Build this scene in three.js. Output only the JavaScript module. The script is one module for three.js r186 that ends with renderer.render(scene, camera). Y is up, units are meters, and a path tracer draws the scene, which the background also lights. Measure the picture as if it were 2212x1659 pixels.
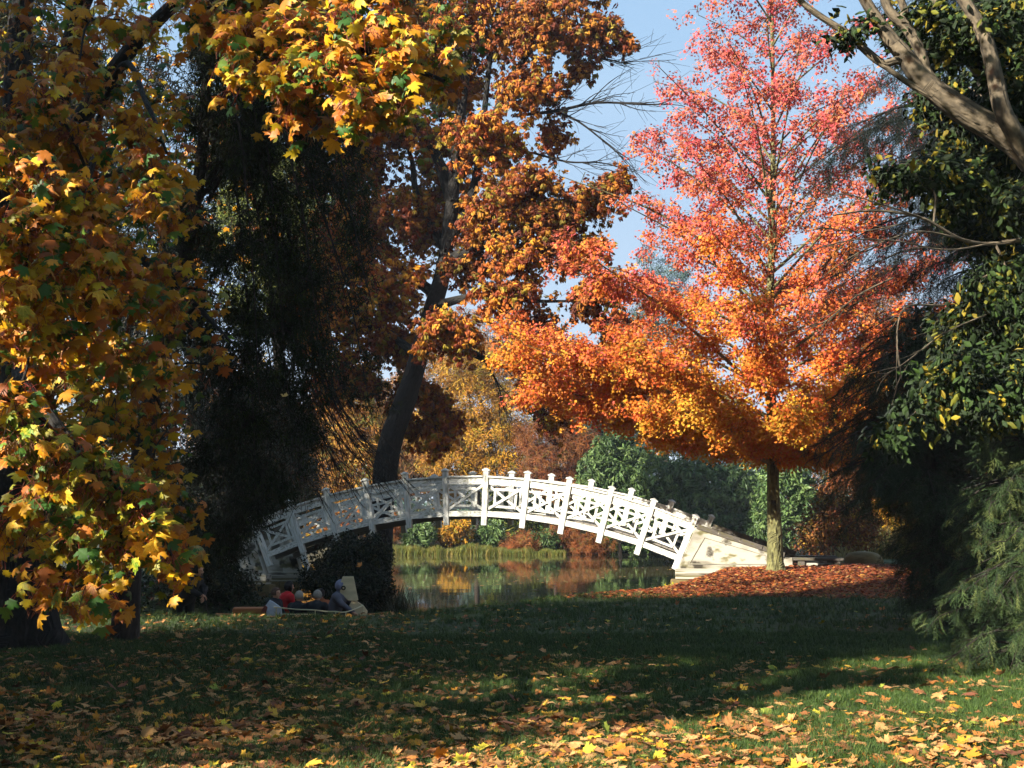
import * as THREE from 'three';
import { mergeGeometries } from 'three/addons/utils/BufferGeometryUtils.js';
import { MarchingCubes } from 'three/addons/objects/MarchingCubes.js';
import { RoundedBoxGeometry } from 'three/addons/geometries/RoundedBoxGeometry.js';

// ---------------------------------------------------------------- camera
const EYE = 1.65, PITCH = 7.1 * Math.PI / 180, FPX = 2400, PW = 2212, PH = 1659;   // a 2212 x 1659 frame with a focal length of 2400
const scene = new THREE.Scene();
const camera = new THREE.PerspectiveCamera(2 * Math.atan(PH / 2 / FPX) * 180 / Math.PI, PW / PH, 0.1, 900);
camera.position.set(0, EYE, 0);
camera.rotation.x = PITCH;
camera.updateMatrixWorld();

// ---------------------------------------------------------------- sky and sun
const SUN_EL = 28 * Math.PI / 180, SUN_H = [-0.80, 0.60];
const toSun = new THREE.Vector3(SUN_H[0] * Math.cos(SUN_EL), Math.sin(SUN_EL), SUN_H[1] * Math.cos(SUN_EL)).normalize();
{
  const W = 512, H = 256, d = new Float32Array(W * H * 4);
  for (let j = 0; j < H; j++) for (let i = 0; i < W; i++) {
    const el = ((j + 0.5) / H - 0.5) * Math.PI, az = ((i + 0.5) / W - 0.5) * 2 * Math.PI;
    const dir = [Math.cos(el) * Math.cos(az), Math.sin(el), Math.cos(el) * Math.sin(az)];
    const k = Math.max(0, Math.sin(el));
    const t = 1 - Math.exp(-k * 3.0);
    let r = 0.240 + (0.077 - 0.240) * t, g = 0.266 + (0.158 - 0.266) * t, b = 0.295 + (0.258 - 0.295) * t;
    const s = Math.max(0, dir[0] * toSun.x + dir[1] * toSun.y + dir[2] * toSun.z);
    const glow = 0.07 * Math.pow(s, 14);
    // thin high cloud in long streaks
    const u = dir[0] / (k + 0.15), v = dir[2] / (k + 0.15);
    const c = Math.max(0, Math.sin(u * 1.3 + 2.2 * Math.sin(v * 0.7 + 1)) * 0.5 + Math.sin(v * 6.1 + u * 0.8 + Math.sin(u * 2.3)) * 0.35 + Math.sin(v * 13.3 - u * 1.7) * 0.15) * 0.045 * Math.min(1, k * 6);
    r += c + glow; g += c * 0.85 + glow * 0.93; b += c * 0.45 + glow * 0.8;
    const o = (j * W + i) * 4; d[o] = r; d[o + 1] = g; d[o + 2] = b; d[o + 3] = 1;
  }
  const t = new THREE.DataTexture(d, W, H, THREE.RGBAFormat, THREE.FloatType);
  t.mapping = THREE.EquirectangularReflectionMapping; t.magFilter = t.minFilter = THREE.LinearFilter; t.needsUpdate = true;
  scene.background = t; scene.environment = t;
  scene.backgroundIntensity = 1; scene.environmentIntensity = 1;
}
const sun = new THREE.DirectionalLight(new THREE.Color(1, 0.92, 0.79), 5);
sun.position.copy(toSun).multiplyScalar(90).add(new THREE.Vector3(0, 0, -30));
sun.target.position.set(0, 0, -30);
sun.castShadow = true; sun.shadow.mapSize.set(4096, 4096);
Object.assign(sun.shadow.camera, { left: -70, right: 70, top: 60, bottom: -40, near: 1, far: 260 });
scene.add(sun, sun.target);

const renderer = new THREE.WebGLRenderer({ antialias: true });
renderer.toneMapping = THREE.LinearToneMapping;
renderer.toneMappingExposure = 3.4;
renderer.shadowMap.enabled = true;
scene.fog = new THREE.FogExp2(new THREE.Color(0.75, 0.85, 1.0), 0.0003);

// ---------------------------------------------------------------- helpers
function rng(seed) { let a = seed >>> 0; return () => { a = (a + 0x6D2B79F5) >>> 0; let t = a; t = Math.imul(t ^ (t >>> 15), t | 1); t ^= t + Math.imul(t ^ (t >>> 7), t | 61); return ((t ^ (t >>> 14)) >>> 0) / 4294967296; }; }
const V = (x, y, z) => new THREE.Vector3(x, y, z);
const cp = Math.cos(PITCH), sp = Math.sin(PITCH);
function at(px, py, d) { const a = (px - PW / 2) / FPX, b = (PH / 2 - py) / FPX, t = d / (cp - b * sp); return V(a * t, EYE + (b * cp + sp) * t, -d); }   // the place d metres ahead seen at that point of the frame
const lerp = (a, b, t) => a + (b - a) * t, clamp = (x, a = 0, b = 1) => Math.min(b, Math.max(a, x));
const smooth = (a, b, x) => { const t = clamp((x - a) / (b - a)); return t * t * (3 - 2 * t); };
function hash3(x, y, z) { let h = Math.imul(x, 374761393) ^ Math.imul(y, 668265263) ^ Math.imul(z, 2147483629); h = Math.imul(h ^ (h >>> 13), 1274126177); return ((h ^ (h >>> 16)) >>> 0) / 4294967296; }
function noise(x, y, z = 0) {
  const X = Math.floor(x), Y = Math.floor(y), Z = Math.floor(z), s = t => t * t * (3 - 2 * t), fx = s(x - X), fy = s(y - Y), fz = s(z - Z);
  const q = (k) => lerp(lerp(hash3(X, Y, Z + k), hash3(X + 1, Y, Z + k), fx), lerp(hash3(X, Y + 1, Z + k), hash3(X + 1, Y + 1, Z + k), fx), fy);
  return lerp(q(0), q(1), fz);
}
const fbm = (x, y, z = 0, n = 4) => { let s = 0, a = 0.5, f = 1; for (let i = 0; i < n; i++) { s += a * noise(x * f, y * f, z * f + i * 7.3); a *= 0.5; f *= 2.03; } return s / (1 - Math.pow(0.5, n)); };
const used = {};
function numbered(n) { const k = used[n] = (used[n] ?? -1) + 1; return k ? `${n}_${String(k).padStart(3, '0')}` : n; }
function tag(o, label, category, group, kind) { o.userData.label = label; if (category) o.userData.category = category; if (group) o.userData.group = group; if (kind) o.userData.kind = kind; return o; }
function thing(name, label, category, p = [0, 0, 0], turn = 0, group) { const g = new THREE.Group(); g.name = numbered(name); g.position.set(...(p.isVector3 ? p.toArray() : p)); g.rotation.y = turn; scene.add(g); return tag(g, label, category, group); }
function part(name, geo, mat, parent) { const m = new THREE.Mesh(geo, mat); m.name = numbered(name); m.castShadow = m.receiveShadow = true; (parent || scene).add(m); return m; }
const lin = (hex) => { const c = new THREE.Color(hex); return [c.r, c.g, c.b]; };

function dataTex(n, fn, srgb = false, m = n) {
  const d = new Uint8Array(n * m * 4);
  for (let j = 0; j < m; j++) for (let i = 0; i < n; i++) { const c = fn(i / n, j / m), o = (j * n + i) * 4; for (let k = 0; k < 3; k++) d[o + k] = Math.round(clamp(Array.isArray(c) ? c[k] : c) * 255); d[o + 3] = 255; }
  const t = new THREE.DataTexture(d, n, m, THREE.RGBAFormat); t.wrapS = t.wrapT = THREE.RepeatWrapping; t.magFilter = t.minFilter = THREE.LinearFilter; if (srgb) t.colorSpace = THREE.SRGBColorSpace; t.needsUpdate = true; return t;
}
// noise that repeats over a unit square
const tileNoise = (u, v, f, z = 0) => { const s = (x, y) => hash3(((x % f) + f) % f, ((y % f) + f) % f, z); const x = u * f, y = v * f, X = Math.floor(x), Y = Math.floor(y), a = t => t * t * (3 - 2 * t), fx = a(x - X), fy = a(y - Y); return lerp(lerp(s(X, Y), s(X + 1, Y), fx), lerp(s(X, Y + 1), s(X + 1, Y + 1), fx), fy); };
const tileFbm = (u, v, f, z = 0, n = 5) => { let s = 0, a = 0.5; for (let i = 0; i < n; i++) { s += a * tileNoise(u, v, f, z + i); f *= 2; a *= 0.5; } return s / (1 - Math.pow(0.5, n)); };

// collects tubes (trunks, limbs, twigs) into one geometry, uv in metres
class Tubes {
  constructor() { this.p = []; this.n = []; this.u = []; this.i = []; }
  add(pts, radii, sides = 5, wob = 0) {
    const N = pts.length, base = this.p.length / 3, t = V(), a = V(0, 0, 1), b = V(), prev = V(); let len = 0;
    for (let k = 0; k < N; k++) {
      t.copy(pts[Math.min(N - 1, k + 1)]).sub(pts[Math.max(0, k - 1)]).normalize();
      if (k === 0) { a.set(0, 0, 1); if (Math.abs(t.z) > 0.9) a.set(1, 0, 0); } else len += pts[k].distanceTo(pts[k - 1]);
      a.addScaledVector(t, -a.dot(t)).normalize(); b.crossVectors(t, a);
      const r = typeof radii === 'function' ? radii(k / (N - 1)) : radii[k];
      for (let s = 0; s <= sides; s++) {
        const w = s / sides * Math.PI * 2, c = Math.cos(w), q = Math.sin(w), rr = r * (1 + (wob ? wob * (noise(c * 1.5 + 9, q * 1.5 + 4, len * 0.9) - 0.5) * 2 : 0));
        const nx = a.x * c + b.x * q, ny = a.y * c + b.y * q, nz = a.z * c + b.z * q;
        this.p.push(pts[k].x + nx * rr, pts[k].y + ny * rr, pts[k].z + nz * rr); this.n.push(nx, ny, nz); this.u.push(s / sides * Math.max(1, Math.round(r * 6.28 / 0.5)) * 0.5, len);
      }
    }
    for (let k = 0; k < N - 1; k++) for (let s = 0; s < sides; s++) { const q = base + k * (sides + 1) + s, w = q + sides + 1; this.i.push(q, q + 1, w, q + 1, w + 1, w); }
  }
  geo() { const g = new THREE.BufferGeometry(); g.setAttribute('position', new THREE.Float32BufferAttribute(this.p, 3)); g.setAttribute('normal', new THREE.Float32BufferAttribute(this.n, 3)); g.setAttribute('uv', new THREE.Float32BufferAttribute(this.u, 2)); g.setIndex(this.i); return g; }
}
const curve = (pts, n) => pts.length < 3 ? Array.from({ length: n + 1 }, (_, k) => pts[0].clone().lerp(pts[1], k / n)) : new THREE.CatmullRomCurve3(pts, false, 'centripetal').getPoints(n);

// collects leaf placements
const _x = V(), _y = V(), _z = V();
class Leaves {
  constructor() { this.m = []; this.c = []; this.n = 0; }
  add(p, tip, facing, s, c) {           // the leaf runs from p along tip, its face turned to facing
    _y.copy(tip).normalize(); _z.copy(facing).addScaledVector(_y, -facing.dot(_y)); if (_z.lengthSq() < 1e-6) _z.set(_y.y, -_y.x, 0.1); _z.normalize(); _x.crossVectors(_y, _z);
    this.m.push(_x.x * s, _x.y * s, _x.z * s, 0, _y.x * s, _y.y * s, _y.z * s, 0, _z.x * s, _z.y * s, _z.z * s, 0, p.x, p.y, p.z, 1);
    this.c.push(c[0], c[1], c[2]); this.n++;
  }
  mesh(name, geo, mat, parent) {
    const o = new THREE.InstancedMesh(geo, mat, this.n); o.name = numbered(name); o.instanceMatrix.array.set(this.m); o.instanceColor = new THREE.InstancedBufferAttribute(new Float32Array(this.c), 3);
    o.castShadow = o.receiveShadow = true; o.userData.kind = 'stuff'; (parent || scene).add(o); return o;
  }
}
const rv = (R, s = 1) => V((R() * 2 - 1) * s, (R() * 2 - 1) * s, (R() * 2 - 1) * s);
function inBall(R) { for (;;) { const v = rv(R); if (v.lengthSq() <= 1) return v; } }
// palette: list of [hex, weight]; dark..light jitter
function palette(list, gain = 1) { const tot = list.reduce((s, e) => s + e[1], 0), cols = list.map(e => [lin(e[0]).map(x => x * 0.54 * gain), e[1] / tot]); return (R, j = 0.25) => { let t = R(), k = 0; while (k < cols.length - 1 && (t -= cols[k][1]) > 0) k++; const f = 1 + (R() * 2 - 1) * j; return cols[k][0].map(x => x * f); }; }
const mixc = (a, b, t) => [0, 1, 2].map(k => lerp(a[k], b[k], t));

// ---------------------------------------------------------------- leaf shapes
function fold(g, f) { const p = g.attributes.position; for (let i = 0; i < p.count; i++) p.setZ(i, f(p.getX(i), p.getY(i))); g.computeVertexNormals(); return g; }
function leafShape(half) { const s = new THREE.Shape(); s.moveTo(0, 0); for (const [x, y] of half) s.lineTo(x, y); for (let k = half.length - 2; k >= 0; k--) s.lineTo(-half[k][0], half[k][1]); s.closePath(); return s; }
const mapleHalf = [[0.10, -0.05], [0.26, 0.0], [0.46, -0.04], [0.40, 0.10], [0.36, 0.17], [0.50, 0.20], [0.62, 0.33], [0.84, 0.40], [0.66, 0.49], [0.66, 0.64], [0.46, 0.56], [0.25, 0.52], [0.32, 0.68], [0.36, 0.80], [0.16, 0.80], [0, 1.06]];
function mapleLeaf(curl, twist = 0) { const g = new THREE.ShapeGeometry(leafShape(mapleHalf)); const p = g.attributes.position, uv = g.attributes.uv; for (let i = 0; i < p.count; i++) uv.setXY(i, p.getX(i) * 0.5 + 0.5, p.getY(i) * 0.8 + 0.1); return fold(g, (x, y) => curl * (-0.5 * x * x - 0.25 * (y - 0.3) * (y - 0.3) + 0.22 * Math.abs(x)) + twist * x * (y - 0.4)); }
const mapleGeos = [mapleLeaf(1), mapleLeaf(1.8, 0.25), mapleLeaf(-0.7, -0.3), mapleLeaf(2.6, -0.2), mapleLeaf(0.5, 0.5), mapleLeaf(0.8, -0.6), mapleLeaf(4.2, 0.4), mapleLeaf(-1.8, 0.7)];
function fan(pts, z) { const p = [0, 0.42, z], idx = []; for (const [x, y] of pts) p.push(x, y, 0); for (let k = 1; k <= pts.length; k++) idx.push(0, k, k % pts.length + 1); const g = new THREE.BufferGeometry(); g.setAttribute('position', new THREE.Float32BufferAttribute(p, 3)); g.setIndex(idx); const uv = []; for (let k = 0; k < p.length / 3; k++) uv.push(p[k * 3] * 0.5 + 0.5, p[k * 3 + 1] * 0.8 + 0.1); g.setAttribute('uv', new THREE.Float32BufferAttribute(uv, 2)); g.computeVertexNormals(); return g; }
const starPts = [[0, -0.05], [0.42, 0.02], [0.24, 0.28], [0.62, 0.45], [0.24, 0.52], [0, 1], [-0.24, 0.52], [-0.62, 0.45], [-0.24, 0.28], [-0.42, 0.02]];
function blade(w, bend, seg = 2) { const p = [], idx = [], uv = []; for (let k = 0; k <= seg; k++) { const t = k / seg, ww = w * Math.sin(Math.PI * (0.12 + 0.82 * t)), z = -bend * t * t; p.push(-ww, t, z, 0, t, z + w * 0.35, ww, t, z); uv.push(0, t, 0.5, t, 1, t); if (k) { const a = (k - 1) * 3; idx.push(a, a + 1, a + 3, a + 1, a + 4, a + 3, a + 1, a + 2, a + 4, a + 2, a + 5, a + 4); } } const g = new THREE.BufferGeometry(); g.setAttribute('position', new THREE.Float32BufferAttribute(p, 3)); g.setAttribute('uv', new THREE.Float32BufferAttribute(uv, 2)); g.setIndex(idx); g.computeVertexNormals(); return g; }
function cluster(make, n, seed, spread, size) {   // a few leaves of one shoot
  const R = rng(seed), gs = [];
  for (let k = 0; k < n; k++) { const g = make(k, R), m = new THREE.Matrix4(), s = size * (0.75 + 0.5 * R()); const q = new THREE.Quaternion().setFromEuler(new THREE.Euler((R() - 0.5) * 1.5, (R() - 0.5) * 2.6, (R() - 0.5) * 2.2)); m.compose(V((R() - 0.5) * spread, R() * spread, (R() - 0.5) * spread), q, V(s, s, s)); g.applyMatrix4(m); gs.push(g); }
  const g = mergeGeometries(gs); return g;
}
const starCluster = cluster(() => fan(starPts, 0.12), 6, 11, 0.30, 0.085);
const oakCluster = cluster(() => blade(0.26, 0.35), 6, 12, 0.16, 0.145);
const smallCluster = cluster(() => blade(0.3, 0.15, 1), 7, 13, 0.20, 0.085);
const ovalCluster = cluster(() => blade(0.3, 0.3), 5, 14, 0.18, 0.09);
const rhodoCluster = cluster(() => blade(0.2, 0.3), 9, 15, 0.45, 0.34);
const farCluster = cluster(() => blade(0.32, 0.2, 1), 12, 16, 0.55, 0.26);
const dryCluster = cluster(() => blade(0.13, 0.3, 1), 14, 17, 0.5, 0.34);
// a drooping hemlock spray: an axis with side shoots set with flat needles
const needleSpray = (() => {
  const p = [], idx = [], R = rng(21);
  const tri = (a, b, c) => { const k = p.length / 3; p.push(...a, ...b, ...c); idx.push(k, k + 1, k + 2); };
  const shoot = (o, d, L, n) => { for (let k = 0; k < n; k++) { const t = (k + 0.5) / n, c = [o[0] + d[0] * L * t, o[1] + d[1] * L * t, o[2] - 0.12 * (o[1] + d[1] * L * t) ** 2]; const side = k % 2 ? 1 : -1, nl = 0.10 * (0.8 + R() * 0.4), ax = -d[1] * side, ay = d[0] * side, w = 0.011; const tx = c[0] + (ax * 0.8 + d[0] * 0.6) * nl, ty = c[1] + (ay * 0.8 + d[1] * 0.6) * nl; tri([c[0] - d[0] * w, c[1] - d[1] * w, c[2]], [c[0] + d[0] * w, c[1] + d[1] * w, c[2]], [tx, ty, c[2] + (R() - 0.5) * 0.05]); } const e = [o[0] + d[0] * L, o[1] + d[1] * L, o[2] - 0.12 * (o[1] + d[1] * L) ** 2]; tri([o[0] - d[1] * 0.006, o[1] + d[0] * 0.006, o[2]], [o[0] + d[1] * 0.006, o[1] - d[0] * 0.006, o[2]], e); };
  shoot([0, 0, 0], [0, 1], 1, 26);
  for (let k = 0; k < 9; k++) { const t = 0.08 + k * 0.095, s = k % 2 ? 1 : -1, a = s * (0.75 + R() * 0.3); shoot([0, t, -0.12 * t * t], [Math.sin(a), Math.cos(a)], 0.5 * (1 - t * 0.65), 18); }
  const g = new THREE.BufferGeometry(); g.setAttribute('position', new THREE.Float32BufferAttribute(p, 3)); g.setIndex(idx); g.computeVertexNormals(); return g;
})();
// a soft hanging shoot with needles all round it
const needleShoot = (() => { const p = [], idx = [], R = rng(22); const tri = (a, b, c) => { const k = p.length / 3; p.push(...a, ...b, ...c); idx.push(k, k + 1, k + 2); };
  const shoot = (o, a, L, n) => { const d = [Math.sin(a), Math.cos(a)], at = t => [o[0] + d[0] * L * t, o[1] + d[1] * L * t, o[2] - 0.28 * L * t * t]; for (let k = 0; k < n; k++) { const t = (k + 0.5) / n, c = at(t), w = R() * 6.28, nl = 0.12 * (0.7 + 0.5 * R()), q = [Math.cos(w) * nl * 0.75, Math.sin(w) * nl * 0.55]; tri([c[0] - d[0] * 0.012, c[1] - d[1] * 0.012, c[2]], [c[0] + d[0] * 0.012, c[1] + d[1] * 0.012, c[2]], [c[0] + d[1] * q[0] + d[0] * nl * 0.7, c[1] - d[0] * q[0] + d[1] * nl * 0.7, c[2] + q[1]]); } const e = at(1); tri([o[0] - d[1] * 0.008, o[1] + d[0] * 0.008, o[2]], [o[0] + d[1] * 0.008, o[1] - d[0] * 0.008, o[2]], e); };
  shoot([0, 0, 0], 0, 1, 40); for (let k = 0; k < 5; k++) { const t = 0.15 + k * 0.14; shoot([0, t, -0.28 * t * t], (k % 2 ? 1 : -1) * (0.5 + 0.3 * R()), 0.42, 18); }
  const g = new THREE.BufferGeometry(); g.setAttribute('position', new THREE.Float32BufferAttribute(p, 3)); g.setIndex(idx); g.computeVertexNormals(); return g; })();
const grassTuft = (() => { const gs = [], R = rng(31); for (let k = 0; k < 9; k++) { const L = 0.7 + R() * 0.6, b = blade(0.045 / L, 0.5 + R() * 0.5, 2); b.scale(L, L, L); b.rotateX((R() - 0.3) * 0.5); b.rotateY(R() * 6.28); b.translate((R() - 0.5) * 0.9, 0, (R() - 0.5) * 0.9); gs.push(b); } return mergeGeometries(gs); })();
const samara = (() => { const gs = []; for (let k = 0; k < 7; k++) { const R = rng(40 + k), b = blade(0.16, 0.3, 1); b.scale(0.045, 0.045, 0.045); b.rotateZ(Math.PI + (R() - 0.5) * 1.6); b.rotateY(R() * 6.28); b.translate((R() - 0.5) * 0.06, -R() * 0.07, (R() - 0.5) * 0.06); gs.push(b); } return mergeGeometries(gs); })();

// ---------------------------------------------------------------- materials
const leafVein = dataTex(128, (u, v) => { const x = Math.abs((u - 0.5) * 2), y = (v - 0.1) / 0.8; let m = 1; for (const [a, b] of [[0, 1], [0.8, 0.42], [0.42, -0.03], [0.5, 0.85]]) { const t = clamp((x * a + y * b) / (a * a + b * b), 0, 1), dd = Math.hypot(x - a * t, y - b * t); m = Math.min(m, 0.72 + dd * 16); } return clamp(m, 0.7, 1) * (0.80 + 0.2 * tileFbm(u, v, 6, 3)); });
const leafMat = (o = {}) => new THREE.MeshPhysicalMaterial({ color: 0xffffff, roughness: 0.72, side: THREE.DoubleSide, transmission: 0.24, thickness: 0, ior: 1.4, specularIntensity: 0.55, ...o });
const M = {
  leaf: leafMat(), mapleLeaf: leafMat({ map: leafVein, roughness: 0.5 }),
  dryLeaf: leafMat({ map: leafVein, transmission: 0.15, roughness: 0.75 }),
  needle: leafMat({ transmission: 0.12, roughness: 0.6 }),
  grass: leafMat({ transmission: 0.3, roughness: 0.55 }),
  glossy: leafMat({ transmission: 0.15, roughness: 0.42 }),
};
const barkTex = dataTex(256, (u, v) => { const r = Math.abs(tileFbm(u, v * 1, 8, 5, 3) - 0.5) * 2, f = tileNoise(u, v * 0.25, 24, 9) * 0.5 + tileFbm(u, v, 16, 7, 3) * 0.5; return clamp(0.12 + 0.85 * f + 0.3 * r - 0.35 * smooth(0.55, 0.8, tileNoise(u, v * 0.2, 20, 31))); });
const barkBump = dataTex(256, (u, v) => clamp(tileNoise(u + 0.03 * tileNoise(u, v, 8, 2), v * 0.3, 28, 9) * 0.65 + tileFbm(u, v, 16, 7, 3) * 0.35));
function barkMat(hex, bump = 0.05, rep = 1) { const c = t => { const q = t.clone(); q.repeat.set(rep, rep); q.needsUpdate = true; return q; }; return new THREE.MeshStandardMaterial({ color: new THREE.Color(hex).multiplyScalar(0.7), roughness: 0.95, map: c(barkTex), bumpMap: c(barkBump), bumpScale: bump }); }
M.barkDark = barkMat(0x4a3d33); M.barkGrey = barkMat(0x8a7c6a); M.barkMoss = barkMat(0x8d8a55, 0.06); M.barkPale = barkMat(0x93836a, 0.02, 1.4); M.barkBlack = barkMat(0x2c2721);

// ---------------------------------------------------------------- ground and water
const WATER = -0.8;
// outline of the pond and its arm under the bridge (x, z), seen from above
const pond = [[-10, -22.6], [-7, -21.9], [-4.2, -21.4], [-2.4, -22.0], [-0.6, -24.2], [1.0, -26.2], [2.9, -28.6], [4.4, -31.2], [4.9, -33.0], [6.5, -37], [9.5, -42], [14, -50], [24, -60], [40, -68], [60, -74], [60, -88], [30, -87.5], [16, -87], [6, -87.5], [-4, -86.5], [-11, -86], [-20, -82], [-24, -70], [-15, -52], [-9.6, -40], [-7.0, -34.5], [-5.9, -31], [-5.1, -28.2], [-4.6, -27.2], [-6.5, -26.6], [-10, -26.2]];
function pondDist(x, z) {          // below 0 in the water
  let d = 1e9, s = 1;
  for (let i = 0, j = pond.length - 1; i < pond.length; j = i++) {
    const [ax, az] = pond[i], [bx, bz] = pond[j], ex = bx - ax, ez = bz - az, wx = x - ax, wz = z - az, t = clamp((wx * ex + wz * ez) / (ex * ex + ez * ez));
    d = Math.min(d, Math.hypot(wx - ex * t, wz - ez * t));
    if ((az > z) !== (bz > z) && x < (bx - ax) * (z - az) / (bz - az) + ax) s = -s;
  }
  return s * d;
}
const gauss = (x, z, cx, cz, r) => Math.exp(-((x - cx) ** 2 + (z - cz) ** 2) / (r * r));
function groundY(x, z) {
  let y = (noise(x * 0.22 + 5, z * 0.22) - 0.5) * 0.12 + (noise(x * 0.9, z * 0.9, 3) - 0.5) * 0.03;
  y += 0.36 * gauss(x, z, 8.5, -32, 5.5) + 0.18 * gauss(x, z, 15, -30, 8);
  y += smooth(-86, -130, z) * 2.5;
  const d = pondDist(x, z);
  if (d < 3.2) { const bank = d < 0 ? WATER - 0.15 + Math.max(-0.9, d * 0.5) : lerp(WATER - 0.15, y, Math.pow(smooth(-0.2, z < -84 || x < -5 && z < -25 ? 3.2 : 1.5, d), 0.8)); y = d < 0 ? bank : Math.min(y, bank); }
  return y;
}
const sitY = (x, z) => groundY(x, z);
const leafMound = (x, z) => clamp(gauss(x, z, 8.4, -30.5, 5.6) * 1.6 + gauss(x, z, 15, -31, 6.5) * 1.5 + gauss(x, z, 3.8, -27.4, 2.6) * 0.7 + gauss(x, z, 5.8, -29, 3) + gauss(x, z, 1.2, -25.2, 2.0) * 0.3 - 0.12);
{
  const nx = 250, nz = 330, p = [], c = [], uv = [], idx = [];
  for (let j = 0; j <= nz; j++) { const t = j / nz, z = 22 - 78 * t - 270 * Math.pow(t, 7);
    for (let i = 0; i <= nx; i++) { const s = i / nx * 2 - 1, x = 15 * s + 22 * s * s * s + 190 * Math.pow(s, 9); p.push(x, groundY(x, z), z); uv.push(x / 3, z / 3);
      const n = fbm(x * 0.35, z * 0.35, 2, 3), n2 = fbm(x * 1.7, z * 1.7, 8, 3), d = pondDist(x, z);
      let col = mixc([0.06, 0.125, 0.018], [0.10, 0.14, 0.03], n);
      col = mixc(col, [0.085, 0.055, 0.022], smooth(0.55, 0.8, n2) * 0.4);                       // thin, brown grass
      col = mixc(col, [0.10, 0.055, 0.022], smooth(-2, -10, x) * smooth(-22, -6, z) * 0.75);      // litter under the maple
      col = mixc(col, [0.23, 0.075, 0.022], leafMound(x, z) * (0.75 + 0.5 * (n2 - 0.5)));         // litter of the red tree
      if (d < 1.2) col = mixc([0.05, 0.038, 0.022], col, smooth(-0.2, 1.2, d));
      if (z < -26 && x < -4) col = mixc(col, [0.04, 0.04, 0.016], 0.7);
      if (z < -84) col = mixc(col, [0.16, 0.11, 0.04], 0.6);
      c.push(...col); } }
  for (let j = 0; j < nz; j++) for (let i = 0; i < nx; i++) { const a = j * (nx + 1) + i, b = a + nx + 1; idx.push(a, a + 1, b, b, a + 1, b + 1); }
  const g = new THREE.BufferGeometry(); g.setAttribute('position', new THREE.Float32BufferAttribute(p, 3)); g.setAttribute('color', new THREE.Float32BufferAttribute(c, 3)); g.setAttribute('uv', new THREE.Float32BufferAttribute(uv, 2)); g.setIndex(idx); g.computeVertexNormals();
  const soil = dataTex(512, (u, v) => clamp(0.36 + 0.6 * (tileFbm(u, v, 12, 1, 6) - 0.25)));
  const soilB = dataTex(512, (u, v) => tileFbm(u, v, 24, 5, 5));
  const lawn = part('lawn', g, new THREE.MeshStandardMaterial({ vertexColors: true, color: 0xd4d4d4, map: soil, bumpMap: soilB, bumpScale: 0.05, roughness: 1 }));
  tag(lawn, 'park lawn of dark green grass running down to the pond bank', null, null, 'structure');
  // the pond
  const w = new THREE.PlaneGeometry(120, 80); w.rotateX(-Math.PI / 2);
  const wu = w.attributes.uv; for (let i = 0; i < wu.count; i++) wu.setXY(i, wu.getX(i) * 120 / 24, wu.getY(i) * 80 / 24);
  const ripple = dataTex(1024, (u, v) => { const band = smooth(0.52, 0.72, tileFbm(u, v, 3, 11, 3) * 0.55 + tileNoise(u * 0.25, v, 8, 6) * 0.45); return 0.5 + (tileFbm(u * 0.25, v, 128, 2, 2) - 0.5) * (0.16 + 0.6 * band) + (tileNoise(u * 0.25, v, 32, 3) - 0.5) * 0.6; });
  const water = part('pond_water', w, new THREE.MeshPhysicalMaterial({ color: new THREE.Color().setRGB(0.07, 0.06, 0.028), roughness: 0.03, ior: 1.33, bumpMap: ripple, bumpScale: 0.0024 }));
  water.position.set(8, WATER, -58); tag(water, 'still pond mirroring the coloured trees of the far bank', null, null, 'structure');
}

// ---------------------------------------------------------------- the white bridge
const paint = (() => {
  const map = dataTex(256, (u, v) => { const s = smooth(0.52, 0.75, tileFbm(u, v, 6, 3, 5)), f = 0.84 + 0.16 * tileFbm(u, v * 0.3, 20, 8, 3), dr = smooth(0.55, 0.8, tileNoise(u, v * 0.12, 26, 15)) * smooth(0.3, 0.7, tileNoise(u, v, 5, 19)); return mixc(mixc([f, f, f * 0.985], [0.60, 0.60, 0.46], s * 0.6), [0.45, 0.43, 0.36], dr * 0.5); }, true);
  return new THREE.MeshStandardMaterial({ color: 0xdededa, map, roughness: 0.55, bumpMap: map, bumpScale: 0.002 });
})();
const stained = (() => {
  const map = dataTex(512, (u, v) => { const st = smooth(0.5, 0.72, tileFbm(u * 0.6, v, 5, 4, 6)), moss = smooth(0.54, 0.72, tileFbm(u, v, 7, 12, 5)), dk = smooth(0.58, 0.75, tileFbm(u, v * 0.5, 9, 23, 6)); let c = mixc([0.90, 0.90, 0.88], [0.62, 0.60, 0.55], st * 0.8); c = mixc(c, [0.42, 0.40, 0.18], moss * 0.75); return mixc(c, [0.2, 0.18, 0.14], dk * 0.8); }, true);
  map.repeat.set(0.31, 0.6); return new THREE.MeshStandardMaterial({ map, color: 0xb4b0a6, roughness: 0.85, bumpMap: map, bumpScale: 0.004 });
})();
const copingStone = (() => { const map = dataTex(256, (u, v) => { const f = tileFbm(u, v, 8, 4, 6), l = smooth(0.55, 0.7, tileFbm(u, v, 6, 14, 4)); return mixc(mixc([0.30, 0.28, 0.26], [0.50, 0.47, 0.43], f), [0.40, 0.38, 0.22], l * 0.6); }, true); return new THREE.MeshStandardMaterial({ map, color: 0xcccccc, roughness: 0.95, bumpMap: map, bumpScale: 0.01 }); })();
const blockStone = (() => { const map = dataTex(256, (u, v) => { const f = tileFbm(u, v, 8, 24, 6); return mixc([0.42, 0.36, 0.2], [0.62, 0.54, 0.36], f); }, true); return new THREE.MeshStandardMaterial({ map, color: 0xcccccc, roughness: 0.95, bumpMap: map, bumpScale: 0.01 }); })();
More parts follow.
